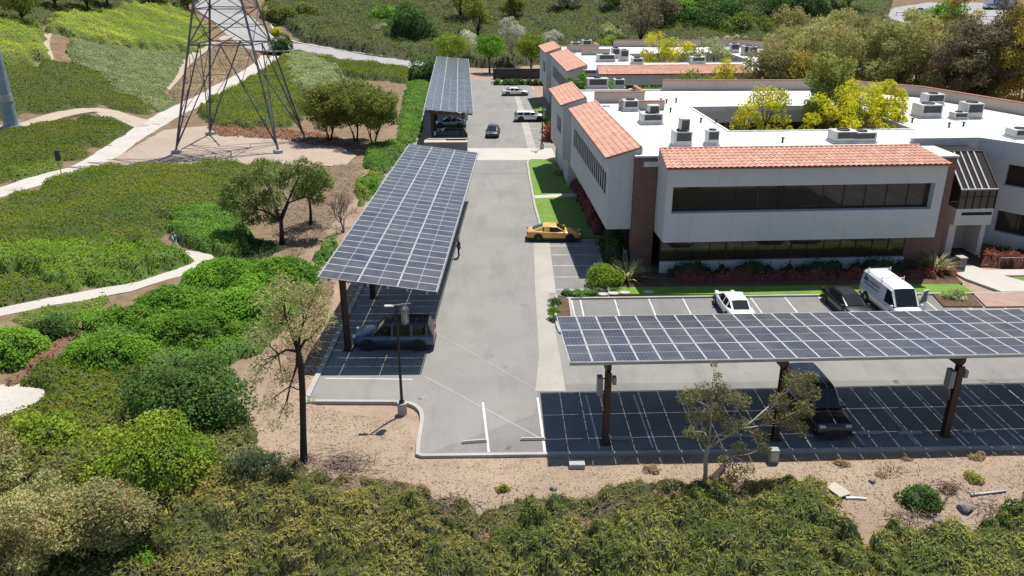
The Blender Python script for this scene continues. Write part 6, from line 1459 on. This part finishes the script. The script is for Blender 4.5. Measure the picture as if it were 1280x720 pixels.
# stones, clods and leaf litter on the bare soil
def scatter(name,label,poly,n,smin,smax,mats,kind,seed):
    rng=np.random.default_rng(seed); P_=np.array(poly);lo=P_.min(0);hi=P_.max(0)
    x=rng.uniform(lo[0],hi[0],n*4);y=rng.uniform(lo[1],hi[1],n*4);k=inpoly(x,y,poly)&(paved(x,y)<.01);x=x[k][:n];y=y[k][:n];n=len(x)
    s=smin*(smax/smin)**(rng.uniform(0,1,n)**2.2)
    if kind=='leaf':
        p=np.stack([x,y,h(x,y)+.02],1); V,L,c=leaf_arrays(p,np.tile([0,0,1.0],(n,1)),s,.5,.35,rng)
    else:
        base=np.array([(1,0,0),(.2,.9,.1),(-.8,.5,0),(-.7,-.6,.05),(.35,-.9,0),(.1,.05,.7)]); F=[(0,1,5),(1,2,5),(2,3,5),(3,4,5),(4,0,5)]
        V=(base[None]*rng.uniform(.6,1.2,(n,6,3)))*s[:,None,None]/2; a=rng.uniform(0,6.28,n); ca,sa=np.cos(a)[:,None],np.sin(a)[:,None]
        V=np.stack([V[:,:,0]*ca-V[:,:,1]*sa,V[:,:,0]*sa+V[:,:,1]*ca,V[:,:,2]],2)+np.stack([x,y,h(x,y)],1)[:,None,:]; V=V.reshape(-1,3)
        L=(np.array(F).ravel()[None]+6*np.arange(n)[:,None]).ravel(); c=np.full(5*n,3)
    o=npmesh(name,V,L,c,mats); tag(o,label,'gravel' if kind!='leaf' else 'leaf litter',kind='stuff')
strip_=[W(300,560),W(330,520),W(385,505),W(505,508),W(522,572),W(690,572),W(1300,560),W(1320,625),W(1100,660),W(960,612),W(740,660),W(590,665),W(470,606)]
M['peb']=pm('pebbles',(.37,.31,.25),.95,c2=(.27,.22,.17),scale=1.7)
scatter('gravel','pebbles and clods strewn over the dry strip of soil',strip_,8000,.03,.17,M['peb'],'stone',21)
scatter('leaf_litter','dead leaves strewn over the dry strip of soil',strip_,11000,.05,.14,[LM['dry'][0]],'leaf',22)
lit=[W(300,560),W(335,480),W(352,420),W(395,350),W(420,350),W(412,420),W(385,500)]
scatter('leaf_litter','dead leaves under the thin tree beside the carport kerb',lit,4200,.06,.15,[LM['dry'][0]],'leaf',23)
for i,(u,v,s,mt,l) in enumerate(((1218,600,.35,'juniper','small tuft of dry grass on the strip below the third carport post'),(1213,594,.28,'juniperg','smaller tuft beside the dry one below the third carport post'),(1052,580,.3,'dry','tuft of brown weeds at the shadow edge past the utility box'),(1133,574,.22,'dry','tiny brown weed at the shadow edge before the third post'),(1222,572,.35,'dry','brown weed at the kerb past the third carport post'),(813,588,.32,'dry','brown tuft on the dirt near the gum tree'),(1100,594,.25,'dry','dry tuft by the small dead plant'),(1186,612,.3,'dry','dry tuft beside the scattered dead branches'),(628,612,.3,'juniper','small weed on the dirt under the lone stall line'))):
    shrub(l,u,v,s*1.3,s,s*.8,.09,260,mt,500+i,name='weed',cat='weed')
# ================================================================== camera, light, render
cam=bpy.data.cameras.new('camera'); co=link(bpy.data.objects.new('camera',cam))
co.location=(0,0,H); co.rotation_euler=(R(90)-PITCH,0,0)
cam.sensor_width=36; cam.lens=36*F/1280; cam.clip_end=3000; sc.camera=co
w=bpy.data.worlds.new('World'); sc.world=w; w.use_nodes=True; nt=w.node_tree
sky=nt.nodes.new('ShaderNodeTexSky'); sky.sky_type='NISHITA'; sky.sun_disc=False
sd=Vector((.22,.347,1)).normalized()
el=math.asin(sd.z); az=math.atan2(sd.x,sd.y)
sky.sun_elevation=el; sky.sun_rotation=az; sky.altitude=100; sky.air_density=1.0; sky.dust_density=.6
nt.links.new(sky.outputs[0],nt.nodes['Background'].inputs[0]); nt.nodes['Background'].inputs[1].default_value=.085
l=bpy.data.lights.new('sun','SUN'); l.energy=4.9; l.angle=R(.5); l.color=(1,.95,.865)
lo=link(bpy.data.objects.new('sun',l)); lo.rotation_euler=(-sd).to_track_quat('-Z','Y').to_euler(); lo.location=(20,30,90)
vs=sc.view_settings; vs.view_transform='Standard'; vs.look='None'; vs.exposure=.42; vs.gamma=1; vs.use_curve_mapping=False
sc.cycles.max_bounces=6; sc.cycles.diffuse_bounces=3; sc.cycles.glossy_bounces=3; sc.cycles.transmission_bounces=4; sc.cycles.transparent_max_bounces=6
